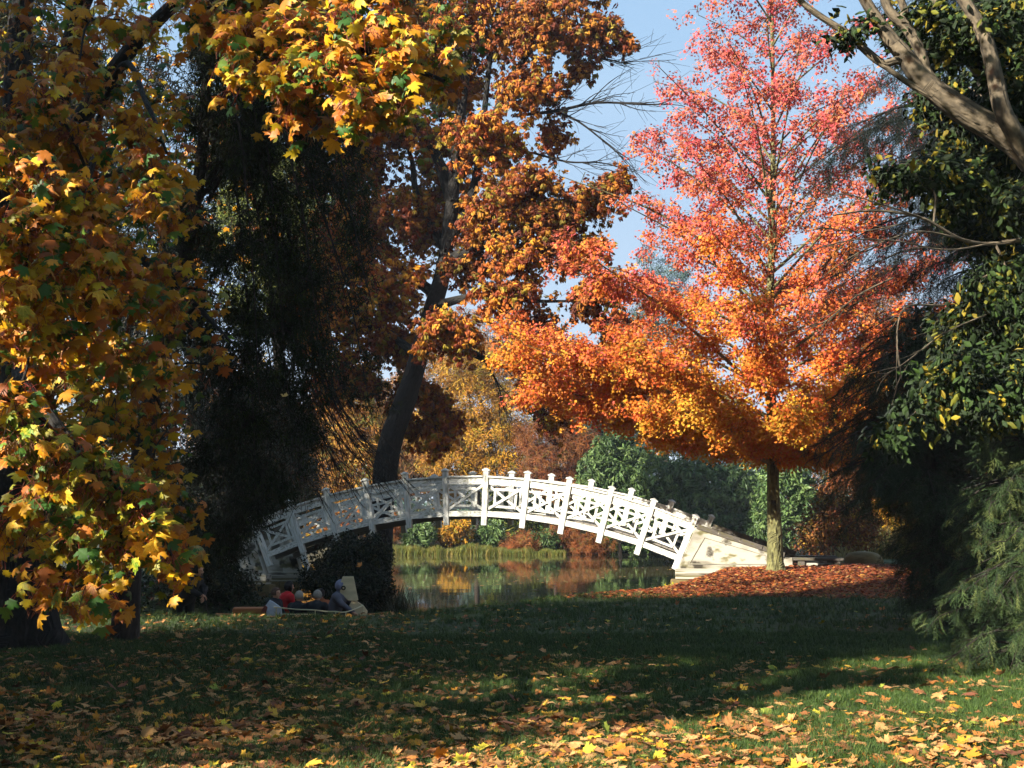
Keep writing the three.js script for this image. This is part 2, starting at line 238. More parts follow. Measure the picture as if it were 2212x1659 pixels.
const deckWood = (() => { const map = dataTex(128, (u, v) => { const f = tileFbm(u * 0.2, v, 16, 3, 4); return mixc([0.34, 0.32, 0.29], [0.55, 0.52, 0.48], f); }, true); return new THREE.MeshStandardMaterial({ map, roughness: 0.9 }); })();

const crest = at(1006, 1027, 33.4), YAW = 0.19, ARCR = 17.15, STEP = 0.0733, WIDE = 1.9, SKEW = 0.42;
const bridge = thing('footbridge', 'white arched wooden footbridge with crossed lattice railings over the pond', 'bridge', [crest.x, 0, crest.z], -YAW);
const RAILY = crest.y, CY = RAILY - ARCR;
// a point of the arch: k posts from the crest, h metres above the rail top, w metres back
const arc = (k, h, w = 0) => V((ARCR + h) * Math.sin(k * STEP) + SKEW * w / WIDE, CY + (ARCR + h) * Math.cos(k * STEP), -w);
const unitBox = new THREE.BoxGeometry(1, 1, 1);
function bar(name, a, b, tall, thick, mat, parent) {     // a squared timber from a to b
  const d = b.clone().sub(a), L = d.length(); const m = part(name, unitBox, mat, parent);
  const x = d.normalize(), z = V(0, 0, 1), y = V().crossVectors(z, x).normalize(); z.crossVectors(x, y);
  m.position.copy(a).add(b).multiplyScalar(0.5); m.quaternion.setFromRotationMatrix(new THREE.Matrix4().makeBasis(x, y, z)); m.scale.set(L, tall, thick); if (mat === paint) m.rotateZ((hash3(Math.round(a.x * 97), Math.round(a.y * 89), Math.round(thick * 1000)) - 0.5) * 0.010); return m;
}
const postGeo = new RoundedBoxGeometry(0.165, 1.62, 0.165, 1, 0.012), capGeo = (() => { const a = new THREE.BoxGeometry(0.225, 0.035, 0.225), b = new THREE.CylinderGeometry(0.03, 0.15, 0.05, 4, 1); b.rotateY(Math.PI / 4); b.translate(0, 0.042, 0); return mergeGeometries([a, b]); })();
for (const w of [0, WIDE]) {
  for (let i = 0; i < 12; i++) {
    const k = i - 5.5, p = part('post', postGeo, paint, bridge); p.position.copy(arc(k, -0.665, w)); p.rotation.z = -k * STEP;
    const c = part('post_cap', capGeo, paint, p); c.position.y = 0.828;
  }
  for (let i = 0; i < 11; i++) {
    const k = i - 5.5, e = 0.085 / ARCR / STEP, a = k + e, b = k + 1 - e, f = (w === 0 ? 1 : -1) * 0.0;
    bar('handrail', arc(a, -0.025, w), arc(b, -0.025, w), 0.05, 0.20, paint, bridge);
    bar('top_rail', arc(a, -0.155, w), arc(b, -0.155, w), 0.208, 0.09, paint, bridge);
    bar('lower_beam', arc(a, -1.13, w), arc(b, -1.13, w), 0.165, 0.12, paint, bridge);
    const lat = new THREE.Group(); lat.name = numbered('lattice_panel'); bridge.add(lat);
    bar('brace', arc(a, -0.29, w + 0.022), arc(b, -1.0, w + 0.022), 0.072, 0.04, paint, lat);
    bar('brace', arc(a, -1.0, w - 0.022), arc(b, -0.29, w - 0.022), 0.072, 0.04, paint, lat);
    const q = 0.17, ia = a + q, ib = b - q, t = -0.39, u = -0.90;
    bar('frame_bar', arc(ia, t, w - 0.004), arc(ib, t, w - 0.004), 0.068, 0.034, paint, lat); bar('frame_bar', arc(ia, u, w - 0.004), arc(ib, u, w - 0.004), 0.068, 0.034, paint, lat);
    bar('frame_bar', arc(ia, t - 0.033, w + 0.004), arc(ia, u + 0.033, w + 0.004), 0.068, 0.034, paint, lat); bar('frame_bar', arc(ib, t - 0.033, w + 0.004), arc(ib, u + 0.033, w + 0.004), 0.068, 0.034, paint, lat);
  }
}
for (let i = 0; i < 66; i++) { const k = -5.5 + (i + 0.5) / 6; const pl = bar('deck_plank', arc(k - 0.078, -1.075, WIDE / 2), arc(k + 0.078, -1.075, WIDE / 2), 0.045, WIDE - 0.19, deckWood, bridge); }
for (const w of [0.45, 1.4]) for (let i = 0; i < 11; i++) bar('joist', arc(i - 5.5, -1.19, w), arc(i - 4.5, -1.19, w), 0.16, 0.12, deckWood, bridge);
// slanting props under the left end
for (const w of [0, WIDE]) for (const k of [-4.5, -3.5]) bar('prop', arc(k, -1.3, w), arc(k, -1.3, w).add(V(0.45, -1.5 - (k + 4.5) * 0.2, 0)), 0.13, 0.12, paint, bridge);
// end walls: sloping parapets of plastered stone on a plinth
function wing(s, w, len, mat) {
  const g0 = arc(s * 5.5, -0.12, w), foot = arc(s * 5.5, -1.45, w), x0 = s * 0.13, yb = s > 0 ? foot.y - 0.02 : foot.y - 0.3;
  const sh = new THREE.Shape(); const P = (x, y) => V(g0.x + s * x, y, 0);
  const tx = g0.x + 0.10 * s, bx = foot.x + 0.10 * s;
  sh.moveTo(bx, yb); sh.lineTo(g0.x + s * len, yb); sh.lineTo(g0.x + s * len, yb + 0.34); sh.lineTo(g0.x + s * (len - 0.25), yb + 0.36); sh.lineTo(tx, g0.y - 0.06); sh.closePath();
  const wall = part('wing_wall', new THREE.ExtrudeGeometry(sh, { depth: 0.3, bevelEnabled: true, bevelSize: 0.012, bevelThickness: 0.012, bevelSegments: 1 }), mat, bridge); wall.position.z = -w - 0.15;
  const pl = part('plinth', new RoundedBoxGeometry(len + 0.5, 0.30, 0.42, 1, 0.02), stained, bridge); pl.position.set(g0.x + s * (len - 0.5) / 2, yb - 0.12, -w);
  const c0 = V(tx + s * 0.03, g0.y - 0.02, -w), c1 = V(g0.x + s * (len - 0.2), yb + 0.42, -w), n = 4;
  for (let k = 0; k < n; k++) { const a = c0.clone().lerp(c1, k / n + 0.004), b = c0.clone().lerp(c1, (k + 1) / n - 0.004); bar('coping_stone', a, b, 0.13, 0.40, copingStone, bridge); }
  if (s > 0 && w === 0) {
    // raised moulding round the panel of the wall
    const q = [V(bx + 0.32, yb + 0.16, 0), V(g0.x + 0.34, g0.y - 0.34, 0), V(g0.x + len - 0.75, yb + 0.42, 0), V(g0.x + len - 0.6, yb + 0.16, 0)];
    for (let k = 0; k < 4; k++) bar('panel_moulding', q[k].clone().setZ(0.168), q[(k + 1) % 4].clone().setZ(0.168), 0.022, 0.018, mat, bridge);
  }
  for (let r = 0; r < 3; r++) for (let k = 0; k < 4; k++) { const wdt = 0.9, b = part('foundation_stone', new RoundedBoxGeometry(wdt - 0.015, 0.245, 0.46, 1, 0.02), blockStone, bridge); b.position.set(g0.x + s * (-0.1 + (k + (r % 2 ? 0.25 : -0.1)) * wdt), yb - 0.40 - r * 0.255, -w + 0.01 * ((k * 7 + r * 3) % 3)); }
  return [g0, yb];
}
const [wg, wy] = wing(1, 0, 2.75, stained); wing(1, WIDE, 2.75, stained); wing(-1, 0, 2.4, stained); wing(-1, WIDE, 2.4, stained);
for (const w of [0, WIDE]) {   // low wall with two piers that carries on beyond the slope
  const x0 = wg.x + 2.9, y = wy - 0.12;
  const lw = part('low_wall', new RoundedBoxGeometry(1.1, 0.46, 0.26, 1, 0.02), stained, bridge); lw.position.set(x0 + 0.55, y + 0.10, -w);
  const lp = part('plinth', new RoundedBoxGeometry(1.14, 0.24, 0.40, 1, 0.02), stained, bridge); lp.position.set(x0 + 0.55, y - 0.10, -w);
  for (const k of [0.1, 1.05]) { const pr = part('pier', new RoundedBoxGeometry(0.20, 0.62, 0.36, 1, 0.02), copingStone, bridge); pr.position.set(x0 + k, y + 0.08, -w); }
  const c = part('coping_stone', new RoundedBoxGeometry(1.36, 0.08, 0.44, 1, 0.02), copingStone, bridge); c.position.set(x0 + 0.56, y + 0.43, -w);
}

// ---------------------------------------------------------------- trees
// A tree is grown from drawn limbs and from leafy masses (ellipsoids): each mass gets a limb of its own from the nearest wood, twigs fill it, and leaves sit along the twigs.
function nearestOn(nodes, p, reach) { let best = nodes[0], bd = 1e9; for (const q of nodes) { const d = q.p.distanceToSquared(p) + (q.p.y > p.y ? 0.3 * (q.p.y - p.y) ** 2 : 0); if (d < bd) { bd = d; best = q; } } return best; }
function grow(o) {
  const R = rng(o.seed), root = thing(o.name, o.label, 'tree', [0, 0, 0], 0, o.group), wood = new Tubes(), fine = new Tubes(), L = new Leaves(), nodes = [];
  const sides = o.sides || 6;
  const addLimb = (pts, r0, r1, n, sd, tubes, wob) => { const c = curve(pts, n); const rr = k => lerp(r0, r1, Math.pow(k, 0.8)); tubes.add(c, rr, sd, wob); c.forEach((p, k) => nodes.push({ p, r: rr(k / n) })); return c; };
  o.limbs.forEach((l, i) => addLimb(l.pts, l.r[0], l.r[1], l.n || l.pts.length * 4, i ? sides : sides + 6, wood, i ? 0.12 : 0.16));
  if (o.flare) { const b = o.limbs[0].pts[0]; for (let k = 0; k < 7; k++) { const a = k / 7 * 6.28 + R(), r = o.flare; wood.add([V(b.x + Math.cos(a) * r * 0.3, b.y + r * 1.5, b.z + Math.sin(a) * r * 0.3), V(b.x + Math.cos(a) * r * 0.75, b.y + r * 0.45, b.z + Math.sin(a) * r * 0.75), V(b.x + Math.cos(a) * r * 1.5, b.y - 0.12, b.z + Math.sin(a) * r * 1.5)], [r * 0.55, r * 0.42, r * 0.2], 7); } }
  for (const bl of o.blobs) {
    const [c, r, n] = bl, from = nearestOn(nodes, c), span = from.p.distanceTo(c);
    const limb = [];
    if (span > 0.15) { const mid = from.p.clone().lerp(c, 0.5).add(rv(R, span * 0.10)).add(V(0, span * (o.arch ?? 0.10), 0)); const end = c.clone().add(V(0, o.endDrop ? -r.y * o.endDrop : 0, 0)); limb.push(...addLimb([from.p, mid, end], Math.min(from.r * 0.7, o.subR ?? 0.02 + span * 0.016), o.tipR ?? 0.012, 7, 4, wood, 0)); } else limb.push(from.p);
    const own = limb.slice(Math.floor(limb.length * 0.35)).map(p => ({ p, r: 0.01 }));
    const shade = 1 + (R() - 0.5) * (o.blobJitter ?? 0.3);
    for (let k = 0; k < n; k++) {
      const u = inBall(R); if (o.shell && u.length() < 0.6 && R() < o.shell) u.setLength(0.6 + 0.4 * R());
      const e = V(c.x + u.x * r.x, c.y + u.y * r.y, c.z + u.z * r.z);
      if (o.keep && !o.keep(e)) continue;
      const f = nearestOn(own, e).p, d = e.clone().sub(f), T = d.length();
      const droop = o.droop ?? 0.1;
      const s = T > (o.twigMost ?? 1.1) ? e.clone().addScaledVector(d, -(o.twigMost ?? 1.1) / T) : f;
      const pts = [s, s.clone().lerp(e, 0.5).add(rv(R, T * 0.08)).add(V(0, T * droop * 0.7, 0)), e.clone().add(V(0, -T * droop, 0))];
      if (o.twigs !== false) fine.add(pts, q => lerp(o.twigR ?? 0.008, (o.twigR ?? 0.008) * 0.35, q), 3);
      const dir = pts[2].clone().sub(pts[1]).normalize();
      o.leaves(L, pts, dir, R, shade, u, bl);
    }
  }
  part('trunk', wood.geo(), o.bark, root);
  if (fine.p.length) { const t = part('twigs', fine.geo(), o.twigBark || o.bark, root); t.name = numbered('twig'); t.userData.kind = 'stuff'; }
  if (o.bare) { const t = new Tubes(); for (const b of o.bare) t.add(curve(b.pts, b.n || 12), q => lerp(b.r[0], b.r[1], q), 5); part('bare_branch', t.geo(), o.twigBark || o.bark, root).userData.kind = 'stuff'; }
  const crown = L.n ? L.mesh('crown', o.leafGeo, o.leafMat || M.leaf, root) : null;
  return { root, L, crown, nodes };
}
// leaves strung along a twig, hanging and turned to the light
function string(n, size, pal, { hang = 0.5, up = 0.5, j = 0.25, tint = null, spread = 0.06 } = {}) {
  return (L, pts, dir, R, shade, u, bl) => {
    for (let k = 0; k < n; k++) {
      const t = 0.35 + 0.65 * (k + R()) / n, p = t < 0.5 ? pts[0].clone().lerp(pts[1], t * 2) : pts[1].clone().lerp(pts[2], t * 2 - 1); p.add(rv(R, spread));
      const tip = rv(R).addScaledVector(dir, 0.8).add(V(0, -hang * 1.6, 0)), face = rv(R, 0.9).add(V(toSun.x * 0.35, up + 0.2, toSun.z * 0.5));
      let c = pal(R, j).map(x => x * shade); if (tint) c = tint(c, p, R, bl);
      L.add(p, tip, face, size * (0.7 + 0.6 * R()), c);
    }
  };
}
const B = (px, py, rx, ry, d, n, rz) => { const c = at(px, py, d), s = d / FPX; return [c, V(rx * s, ry * s, rz ?? Math.max(rx, ry) * s * 0.8), n]; };   // a leafy mass rx by ry pixels round a place
const line = (...q) => q.map(e => at(...e));

// --- the big oak behind the bridge, its trunk leaning to the right
{
  const pal = palette([['#a85216', 3], ['#c4721e', 3.4], ['#dc9826', 3.2], ['#8a3812', 2], ['#a08a24', 1.8], ['#6a2a10', 1.2]], 1.05), D = 37.5;
  const foot = V(at(812, 1060, D).x, sitY(-5, -37.5) - 0.1, -D);
  const blobs = [];
  const add = (px, py, rx, ry, n, dd = 0) => blobs.push(B(px, py, rx * 1.12, ry * 1.15, D + dd, Math.round(n * 1.7)));
  for (const b of [[1180, 60, 120, 80, 66, -1.5], [1290, 70, 70, 50, 26, -1], [1060, 50, 120, 80, 66, 0], [1150, 190, 85, 70, 50, -1], [1255, 150, 45, 36, 12, -1], [1340, 100, 34, 26, 8, -1], [1050, 300, 110, 70, 62, -1], [1125, 410, 100, 70, 60, -2], [1200, 300, 40, 50, 12, 0], [1060, 470, 90, 70, 50, -1], [1190, 480, 80, 50, 40, -2], [1265, 430, 95, 45, 40, -2], [1330, 385, 45, 30, 12, -2], [1240, 540, 85, 45, 34, -2], [1120, 560, 80, 55, 38, -2], [1010, 570, 70, 60, 34, 0], [1290, 640, 80, 50, 32, -2], [1085, 640, 90, 50, 38, -2], [965, 715, 85, 65, 44, -2.5], [1330, 715, 55, 45, 22, -1], [1150, 720, 80, 60, 34, 0], [1190, 900, 50, 60, 14, 0], [1160, 830, 40, 60, 10, 0],
    [850, 290, 120, 80, 56, 0], [760, 390, 90, 80, 44, 1], [850, 470, 110, 70, 50, 0], [780, 560, 95, 65, 40, 1], [860, 620, 105, 70, 46, 0], [735, 650, 85, 75, 38, 1], [850, 740, 95, 60, 44, 1], [720, 750, 85, 60, 36, 1], [770, 830, 85, 50, 34, 1], [905, 850, 75, 50, 28, 1], [965, 890, 60, 50, 20, 1], [900, 120, 120, 90, 66, 0], [1000, 190, 85, 80, 44, 1], [950, 950, 60, 45, 16, 1], [800, 200, 90, 90, 40, 1], [960, 400, 90, 80, 40, 2], [950, 20, 140, 60, 60, 0], [860, -80, 160, 90, 60, 0], [1080, -90, 180, 90, 80, 0], [1230, -60, 110, 70, 50, -1], [1000, -240, 230, 110, 90, 0], [1150, -330, 180, 90, 60, 0], [850, -260, 150, 110, 60, 0], [690, 250, 80, 80, 34, 1], [780, 300, 70, 70, 30, 1.5], [700, 360, 80, 70, 30, 1.5], [800, 480, 70, 70, 30, 1.5], [690, 600, 70, 70, 30, 1.5], [660, 700, 60, 60, 24, 1.5], [820, 680, 70, 60, 30, 1.5], [960, 300, 70, 70, 34, 1.5], [930, 500, 70, 70, 34, 1.5], [1010, 480, 60, 60, 24, 0.5], [880, 930, 60, 45, 16, 2], [720, 500, 80, 70, 26, 1], [700, 840, 60, 50, 18, 2]]) add(...b);
  const limbs = [
    { pts: [foot, at(838, 980, D), at(880, 850, D), at(925, 700, D), at(955, 590, D), at(975, 450, D), at(990, 300, D), at(1010, 120, D), at(1020, -60, D), at(1030, -250, D)], r: [0.50, 0.05], n: 40 },
    { pts: line([930, 690, D], [985, 740, D - 0.6], [1045, 775, D - 1], [1110, 800, D - 1.4], [1180, 840, D - 1.4]), r: [0.22, 0.03] },
    { pts: line([960, 570, D], [1060, 520, D - 1], [1170, 480, D - 2], [1290, 430, D - 2.3], [1340, 395, D - 2.4]), r: [0.26, 0.03] },
    { pts: line([985, 390, D], [1060, 270, D - 0.6], [1110, 160, D - 1], [1190, 70, D - 1.4], [1290, 50, D - 1.3]), r: [0.24, 0.03] },
    { pts: line([945, 640, D], [880, 590, D + 0.6], [800, 520, D + 1], [730, 470, D + 1.2]), r: [0.24, 0.04] },
    { pts: line([905, 770, D], [850, 730, D + 0.6], [780, 700, D + 1], [720, 690, D + 1.3]), r: [0.2, 0.04] },
    { pts: line([978, 440, D], [940, 330, D + 0.5], [885, 230, D + 0.6], [860, 60, D + 0.4], [850, -200, D]), r: [0.26, 0.06] },
    { pts: line([962, 540, D], [900, 420, D + 0.5], [885, 330, D + 0.7], [800, 210, D + 1]), r: [0.2, 0.04] },
    { pts: line([970, 520, D], [1020, 420, D + 0.2], [1040, 300, D + 0.2], [1060, 120, D], [1100, -120, D]), r: [0.24, 0.06] },
    { pts: line([940, 660, D], [1030, 640, D - 1], [1150, 650, D - 1.8], [1280, 650, D - 2]), r: [0.18, 0.03] },
  ];
  const bare = [];
  const bl = (a, r0, r1, R, tw) => { const pts = line(...a); bare.push({ pts, r: [r0, r1], n: 20 }); const c = curve(pts, 20); for (let k = 0; k < tw; k++) { const i = 4 + Math.floor(R() * 15), p = c[i], d = c[i].clone().sub(c[i - 1]).normalize(), e = d.clone().multiplyScalar(0.8 + R() * 0.9).add(V((R() - 0.4) * 0.7, (R() - 0.35) * 1.5, (R() - 0.5) * 0.8)); const q = p.clone().add(e); bare.push({ pts: [p, p.clone().addScaledVector(e, 0.5).add(rv(R, 0.12)), q], r: [r1 * 1.3, 0.006], n: 6 }); for (let m = 0; m < 4; m++) { const s = p.clone().lerp(q, 0.35 + 0.16 * m), f = e.clone().multiplyScalar(0.4).add(rv(R, 0.5)); bare.push({ pts: [s, s.clone().addScaledVector(f, 0.5).add(rv(R, 0.05)), s.clone().add(f)], r: [0.008, 0.004], n: 4 }); } } };
  const R = rng(77);
  bl([[1110, 250, D], [1200, 240, D - 1], [1290, 222, D - 1.2], [1400, 226, D - 1.5], [1450, 224, D - 1.6]], 0.07, 0.018, R, 16);
  bl([[1180, 235, D], [1245, 260, D - 1], [1310, 310, D - 1], [1350, 345, D - 1]], 0.05, 0.016, R, 8);
  bl([[1130, 190, D], [1210, 110, D - 1], [1290, 125, D - 1], [1370, 140, D - 1.2]], 0.05, 0.012, R, 12);
  bl([[1150, 330, D], [1230, 350, D - 1], [1300, 352, D - 1], [1370, 372, D - 1]], 0.045, 0.012, R, 9);
  bl([[1060, 770, D - 1], [1090, 795, D - 1], [1140, 800, D - 1.2], [1190, 815, D - 1.2]], 0.05, 0.014, R, 9);
  bl([[1045, 776, D - 1], [1075, 830, D - 1], [1090, 890, D - 1]], 0.04, 0.012, R, 5);
  grow({ seed: 101, name: 'oak_tree', label: 'large leaning oak with dark red and amber leaves rising behind the left of the bridge', limbs, blobs, bare, bark: M.barkBlack, leafGeo: oakCluster, flare: 0.56, arch: 0.12, droop: 0.18, twigMost: 1.0, twigR: 0.012, blobJitter: 0.6, leaves: string(8, 1.0, pal, { hang: 0.7, up: 0.35, j: 0.35, spread: 0.16 }) });
}

// --- the red sweetgum beside the end of the bridge
{
  const D = 30, foot = at(1676, 1238, D); foot.y = sitY(foot.x, foot.z) - 0.12;
  const R = rng(202), gold = palette([['#f0a428', 3], ['#e6b834', 2], ['#ec8426', 2]], 1.15), orange = palette([['#f08428', 3], ['#e8662a', 2.4], ['#f0a02c', 2.4]], 1.15), red = palette([['#f0743c', 3], ['#ea6a54', 2.4], ['#f29244', 2.6]], 1.1), pink = palette([['#e4685a', 3], ['#ea8066', 3], ['#d85058', 2.2], ['#e88a50', 1.8]], 1.05);
  const H = 22, limbs = [{ pts: [foot, foot.clone().add(V(0, 2.5, 0)), foot.clone().add(V(0.05, 7, 0)), foot.clone().add(V(0.3, 12, -0.1)), foot.clone().add(V(0.45, H, -0.1))], r: [0.235, 0.025], n: 34 }];
  const tab = [[0, 8], [8.3, 8], [9.0, 3.5], [10.3, 3.3], [10.8, 4.3], [11.8, 4.3], [13.3, 3.3], [16, 2.9], [40, 2.5]], leftMost = y => { let k = 0; while (k < tab.length - 2 && tab[k + 1][0] < y) k++; return lerp(tab[k][1], tab[k + 1][1], clamp((y - tab[k][0]) / (tab[k + 1][0] - tab[k][0]))) + 0.5 * (noise(y * 1.3, 5) - 0.5); };
  const spine = new THREE.CatmullRomCurve3(limbs[0].pts);
  const blobs = [];
  const limbAt = (h, az, len, rise, fat) => {
    const s = spine.getPoint(clamp(h / H)); if (s.y - foot.y < 3.5) s.y = foot.y + 2.85 + (s.y - foot.y - 1.4) * 0.3; const dir = V(Math.cos(az), 0, -Math.sin(az));
    const tip = s.clone().addScaledVector(dir, len).add(V(0, rise * len, 0)), mid = s.clone().addScaledVector(dir, len * 0.5).add(V(0, rise * len * 0.62, 0)).add(rv(R, 0.15));
    limbs.push({ pts: [s, mid, tip], r: [0.014 + len * 0.0075, 0.010], n: 10 });
    for (const e of [mid, tip]) e.y = Math.max(e.y, Math.min(s.y + 3.4, foot.y + 3.35 + 0.27 * Math.max(0, foot.x - 0.4 - e.x)));
    const m = Math.max(2, Math.round(len / 0.85));
    for (let k = 1; k <= m; k++) { const t = 0.22 + 0.78 * k / m, c = t < 0.5 ? s.clone().lerp(mid, t * 2) : mid.clone().lerp(tip, t * 2 - 1); const wide = Math.sin(Math.PI * (0.12 + 0.78 * t)) * fat; c.add(V((R() - 0.5) * 0.5 * wide, (R() - 0.15) * 0.4, (R() - 0.5) * 1.2 * wide)); blobs.push([c, V(0.55 + 0.35 * wide, 0.34, 0.55 + 0.5 * wide), Math.round((11 + 14 * wide) * (h > 11 ? 0.22 : h > 8 ? 0.38 : 0.64)), h]); }
  };
  for (let k = 0; k < 92; k++) {
    const t = k / 92, h = 3.6 + 17.2 * t, az = k * 2.399963 + 0.4;
    const prof = h < 5.5 ? lerp(2.6, 5.6, (h - 3.6) / 1.9) : h < 9 ? 6.0 : h < 13 ? lerp(6.0, 4.4, (h - 9) / 4) : 4.4 * Math.pow(Math.max(0.05, 1 - (h - 13) / 8.6), 0.7);
    const left = Math.max(0, -Math.cos(az)) * (h > 5 && h < 9.5 ? 1 : 0.3);
    limbAt(h, az, prof * (0.72 + 0.4 * R()) * (1 + 0.22 * left), h < 4.4 ? 0.06 + 0.1 * R() + 0.26 * Math.max(0, -Math.cos(az)) : lerp(0.16, 0.7, clamp((h - 4) / 9)), 0.85);
  }
  // long limbs seen on the left, towards the oak
  limbAt(4.4, Math.PI - 0.15, 6.7, 0.22, 1.0); limbAt(4.7, Math.PI + 0.25, 6.3, 0.12, 1.0);  limbAt(5.0, Math.PI + 0.05, 7.3, 0.36, 1.2); limbAt(5.6, Math.PI + 0.25, 6.6, 0.42, 1.1); limbAt(6.2, Math.PI - 0.3, 5.6, 0.45, 0.9); limbAt(4.1, Math.PI + 0.6, 4.4, 0.08, 1); limbAt(3.7, Math.PI + 1.0, 3.0, 0.02, 1); limbAt(3.6, -1.3, 2.8, -0.05, 1); limbAt(3.5, 1.2, 2.4, 0, 1); limbAt(3.6, -2.0, 2.2, -0.05, 1); limbAt(3.7, 0.2, 3.0, -0.02, 1); limbAt(3.8, -0.6, 4.0, 0.12, 1); limbAt(5, -0.3, 4.6, 0.2, 1); limbAt(7.6, 0.1, 5.2, 0.3, 1); limbAt(9.0, -0.25, 5.0, 0.35, 1); limbAt(6.6, 0.5, 5.4, 0.3, 1); limbAt(10.5, 0.2, 4.6, 0.4, 1);
  const tone = (c, p, RR) => { const h = p.y - foot.y + (noise(p.x * 0.6, p.y * 0.8, p.z * 0.6) - 0.5) * 5 + (RR() - 0.5) * 2.5, q = h < 3.2 ? gold : h < 5.6 ? (RR() < (5.6 - h) / 2.4 ? gold : orange) : h < 8.5 ? (RR() < (8.5 - h) / 2.9 ? orange : red) : (RR() < (11 - h) / 2.5 ? red : pink); return q(RR, 0.22).map(x => x * 1.0); };
  grow({ seed: 203, name: 'sweetgum_tree', label: 'tall sweetgum with glowing red and orange star leaves beside the right end of the bridge', limbs, blobs, bark: M.barkMoss, twigBark: M.barkGrey, leafGeo: starCluster, keep: e => e.y < 40 && foot.x - e.x < leftMost(e.y) && e.y > foot.y + 2.6 + 1.3 * (noise(e.x * 0.9, e.z * 0.9, 3) - 0.5) + 0.26 * Math.max(0, foot.x - 0.4 - e.x), flare: 0.26, sides: 5, arch: 0.05, droop: 0.12, twigMost: 0.7, twigR: 0.007, blobJitter: 0.15, leaves: string(7, 1.0, gold, { hang: 0.45, up: 0.5, tint: tone, spread: 0.10 }) });
}

// --- dark tree with long hanging branches, left of the bridge
{
  const D = 16, R = rng(303), pal = palette([['#2a3a16', 4], ['#334018', 3], ['#3e3a12', 1.6], ['#2a2410', 1], ['#4c5c1a', 1]]);
  const foot = V(at(270, 1330, D).x, groundY(at(270, 1330, D).x, -D) - 0.1, -D);
  const limbs = [{ pts: [foot, at(290, 1100, D), at(340, 800, D), at(400, 560, D), at(440, 300, D), at(450, 0, D), at(450, -330, D)], r: [0.2, 0.04], n: 30 }];
  const blobs = [], bare = [];
  for (let k = 0; k < 40; k++) {
    const y0 = -380 + 820 * R(), x0 = 400 + 60 * R(), reach = 90 + 300 * R(), fall = 220 + 460 * R(), dz = (R() - 0.35) * 3.6, end = Math.min(1120, y0 + fall);
    const ps = line([x0, y0, D], [x0 + reach * 0.42, y0 - 50 - 40 * R(), D + dz * 0.4], [x0 + reach * 0.78, y0 + fall * 0.3, D + dz * 0.8], [x0 + reach, end, D + dz]);
    limbs.push({ pts: ps, r: [0.03 + 0.02 * R(), 0.005], n: 14 });
    const c = curve(ps, 14); for (let i = 4; i < 14; i++) if (R() < 0.8) blobs.push([c[i].clone().add(rv(R, 0.3)), V(0.32, 0.42, 0.4), Math.round(3 + 7 * R() * (i < 10 ? 1 : 0.5))]);
  }
  // the longest switches, hanging across the bridge
  for (let k = 0; k < 34; k++) {
    const x0 = 540 + 140 * R(), y0 = 430 + 300 * R(), e = [620 + 290 * R(), 1020 + 90 * R()], d0 = D + 1.5, d1 = D + 4.5 * R() + 1;
    const a = [x0, y0, d0], mid = [lerp(x0, e[0], 0.38 + 0.1 * R()), lerp(y0, e[1], 0.62), lerp(d0, d1, 0.5)];
    bare.push({ pts: line(a, mid, [e[0], e[1], d1]), r: [0.014, 0.004], n: 14 });
    const c = curve(line(a, mid, [e[0], e[1], d1]), 14); for (let m = 0; m < 7; m++) { const i = 6 + Math.floor(R() * 8), f = c[i].clone().sub(c[i - 1]).multiplyScalar(1 + R() * 1.3).add(rv(R, 0.22)); bare.push({ pts: [c[i], c[i].clone().addScaledVector(f, 0.5).add(rv(R, 0.04)), c[i].clone().add(f)], r: [0.007, 0.003], n: 4 }); }
  }
  for (const b of [[470, 120, 110, 110, 90], [600, 130, 100, 90, 30], [520, 330, 110, 120, 44], [480, 560, 110, 120, 76], [590, 560, 90, 110, 60], [420, 700, 90, 120, 90], [540, 700, 100, 110, 90], [520, 930, 100, 90, 80], [640, 930, 60, 80, 34], [400, 480, 80, 120, 90], [640, 680, 70, 90, 50], [530, 1090, 70, 50, 44], [495, 1165, 45, 60, 44], [600, 1060, 60, 36, 22], [560, 250, 90, 80, 40], [500, 800, 100, 120, 100], [610, 820, 80, 110, 60], [450, 1000, 90, 90, 70], [560, 1020, 80, 70, 40], [680, 560, 60, 100, 24], [690, 760, 60, 90, 24], [420, 250, 80, 120, 60], [460, -120, 180, 130, 160], [650, -60, 140, 110, 90], [450, -330, 200, 120, 140]]) blobs.push(B(b[0], b[1], b[2], b[3], D, b[4]));
  grow({ seed: 304, name: 'weeping_tree', label: 'dark tree with long hanging switches drooping across the shaded left of the bridge', limbs, blobs, bare, bark: M.barkDark, twigBark: M.barkDark, leafGeo: smallCluster, sides: 5, arch: 0.05, droop: 0.3, twigMost: 0.7, twigR: 0.005, blobJitter: 0.5, leaves: string(5, 0.8, pal, { hang: 0.8, up: 0.3, spread: 0.12 }) });
}

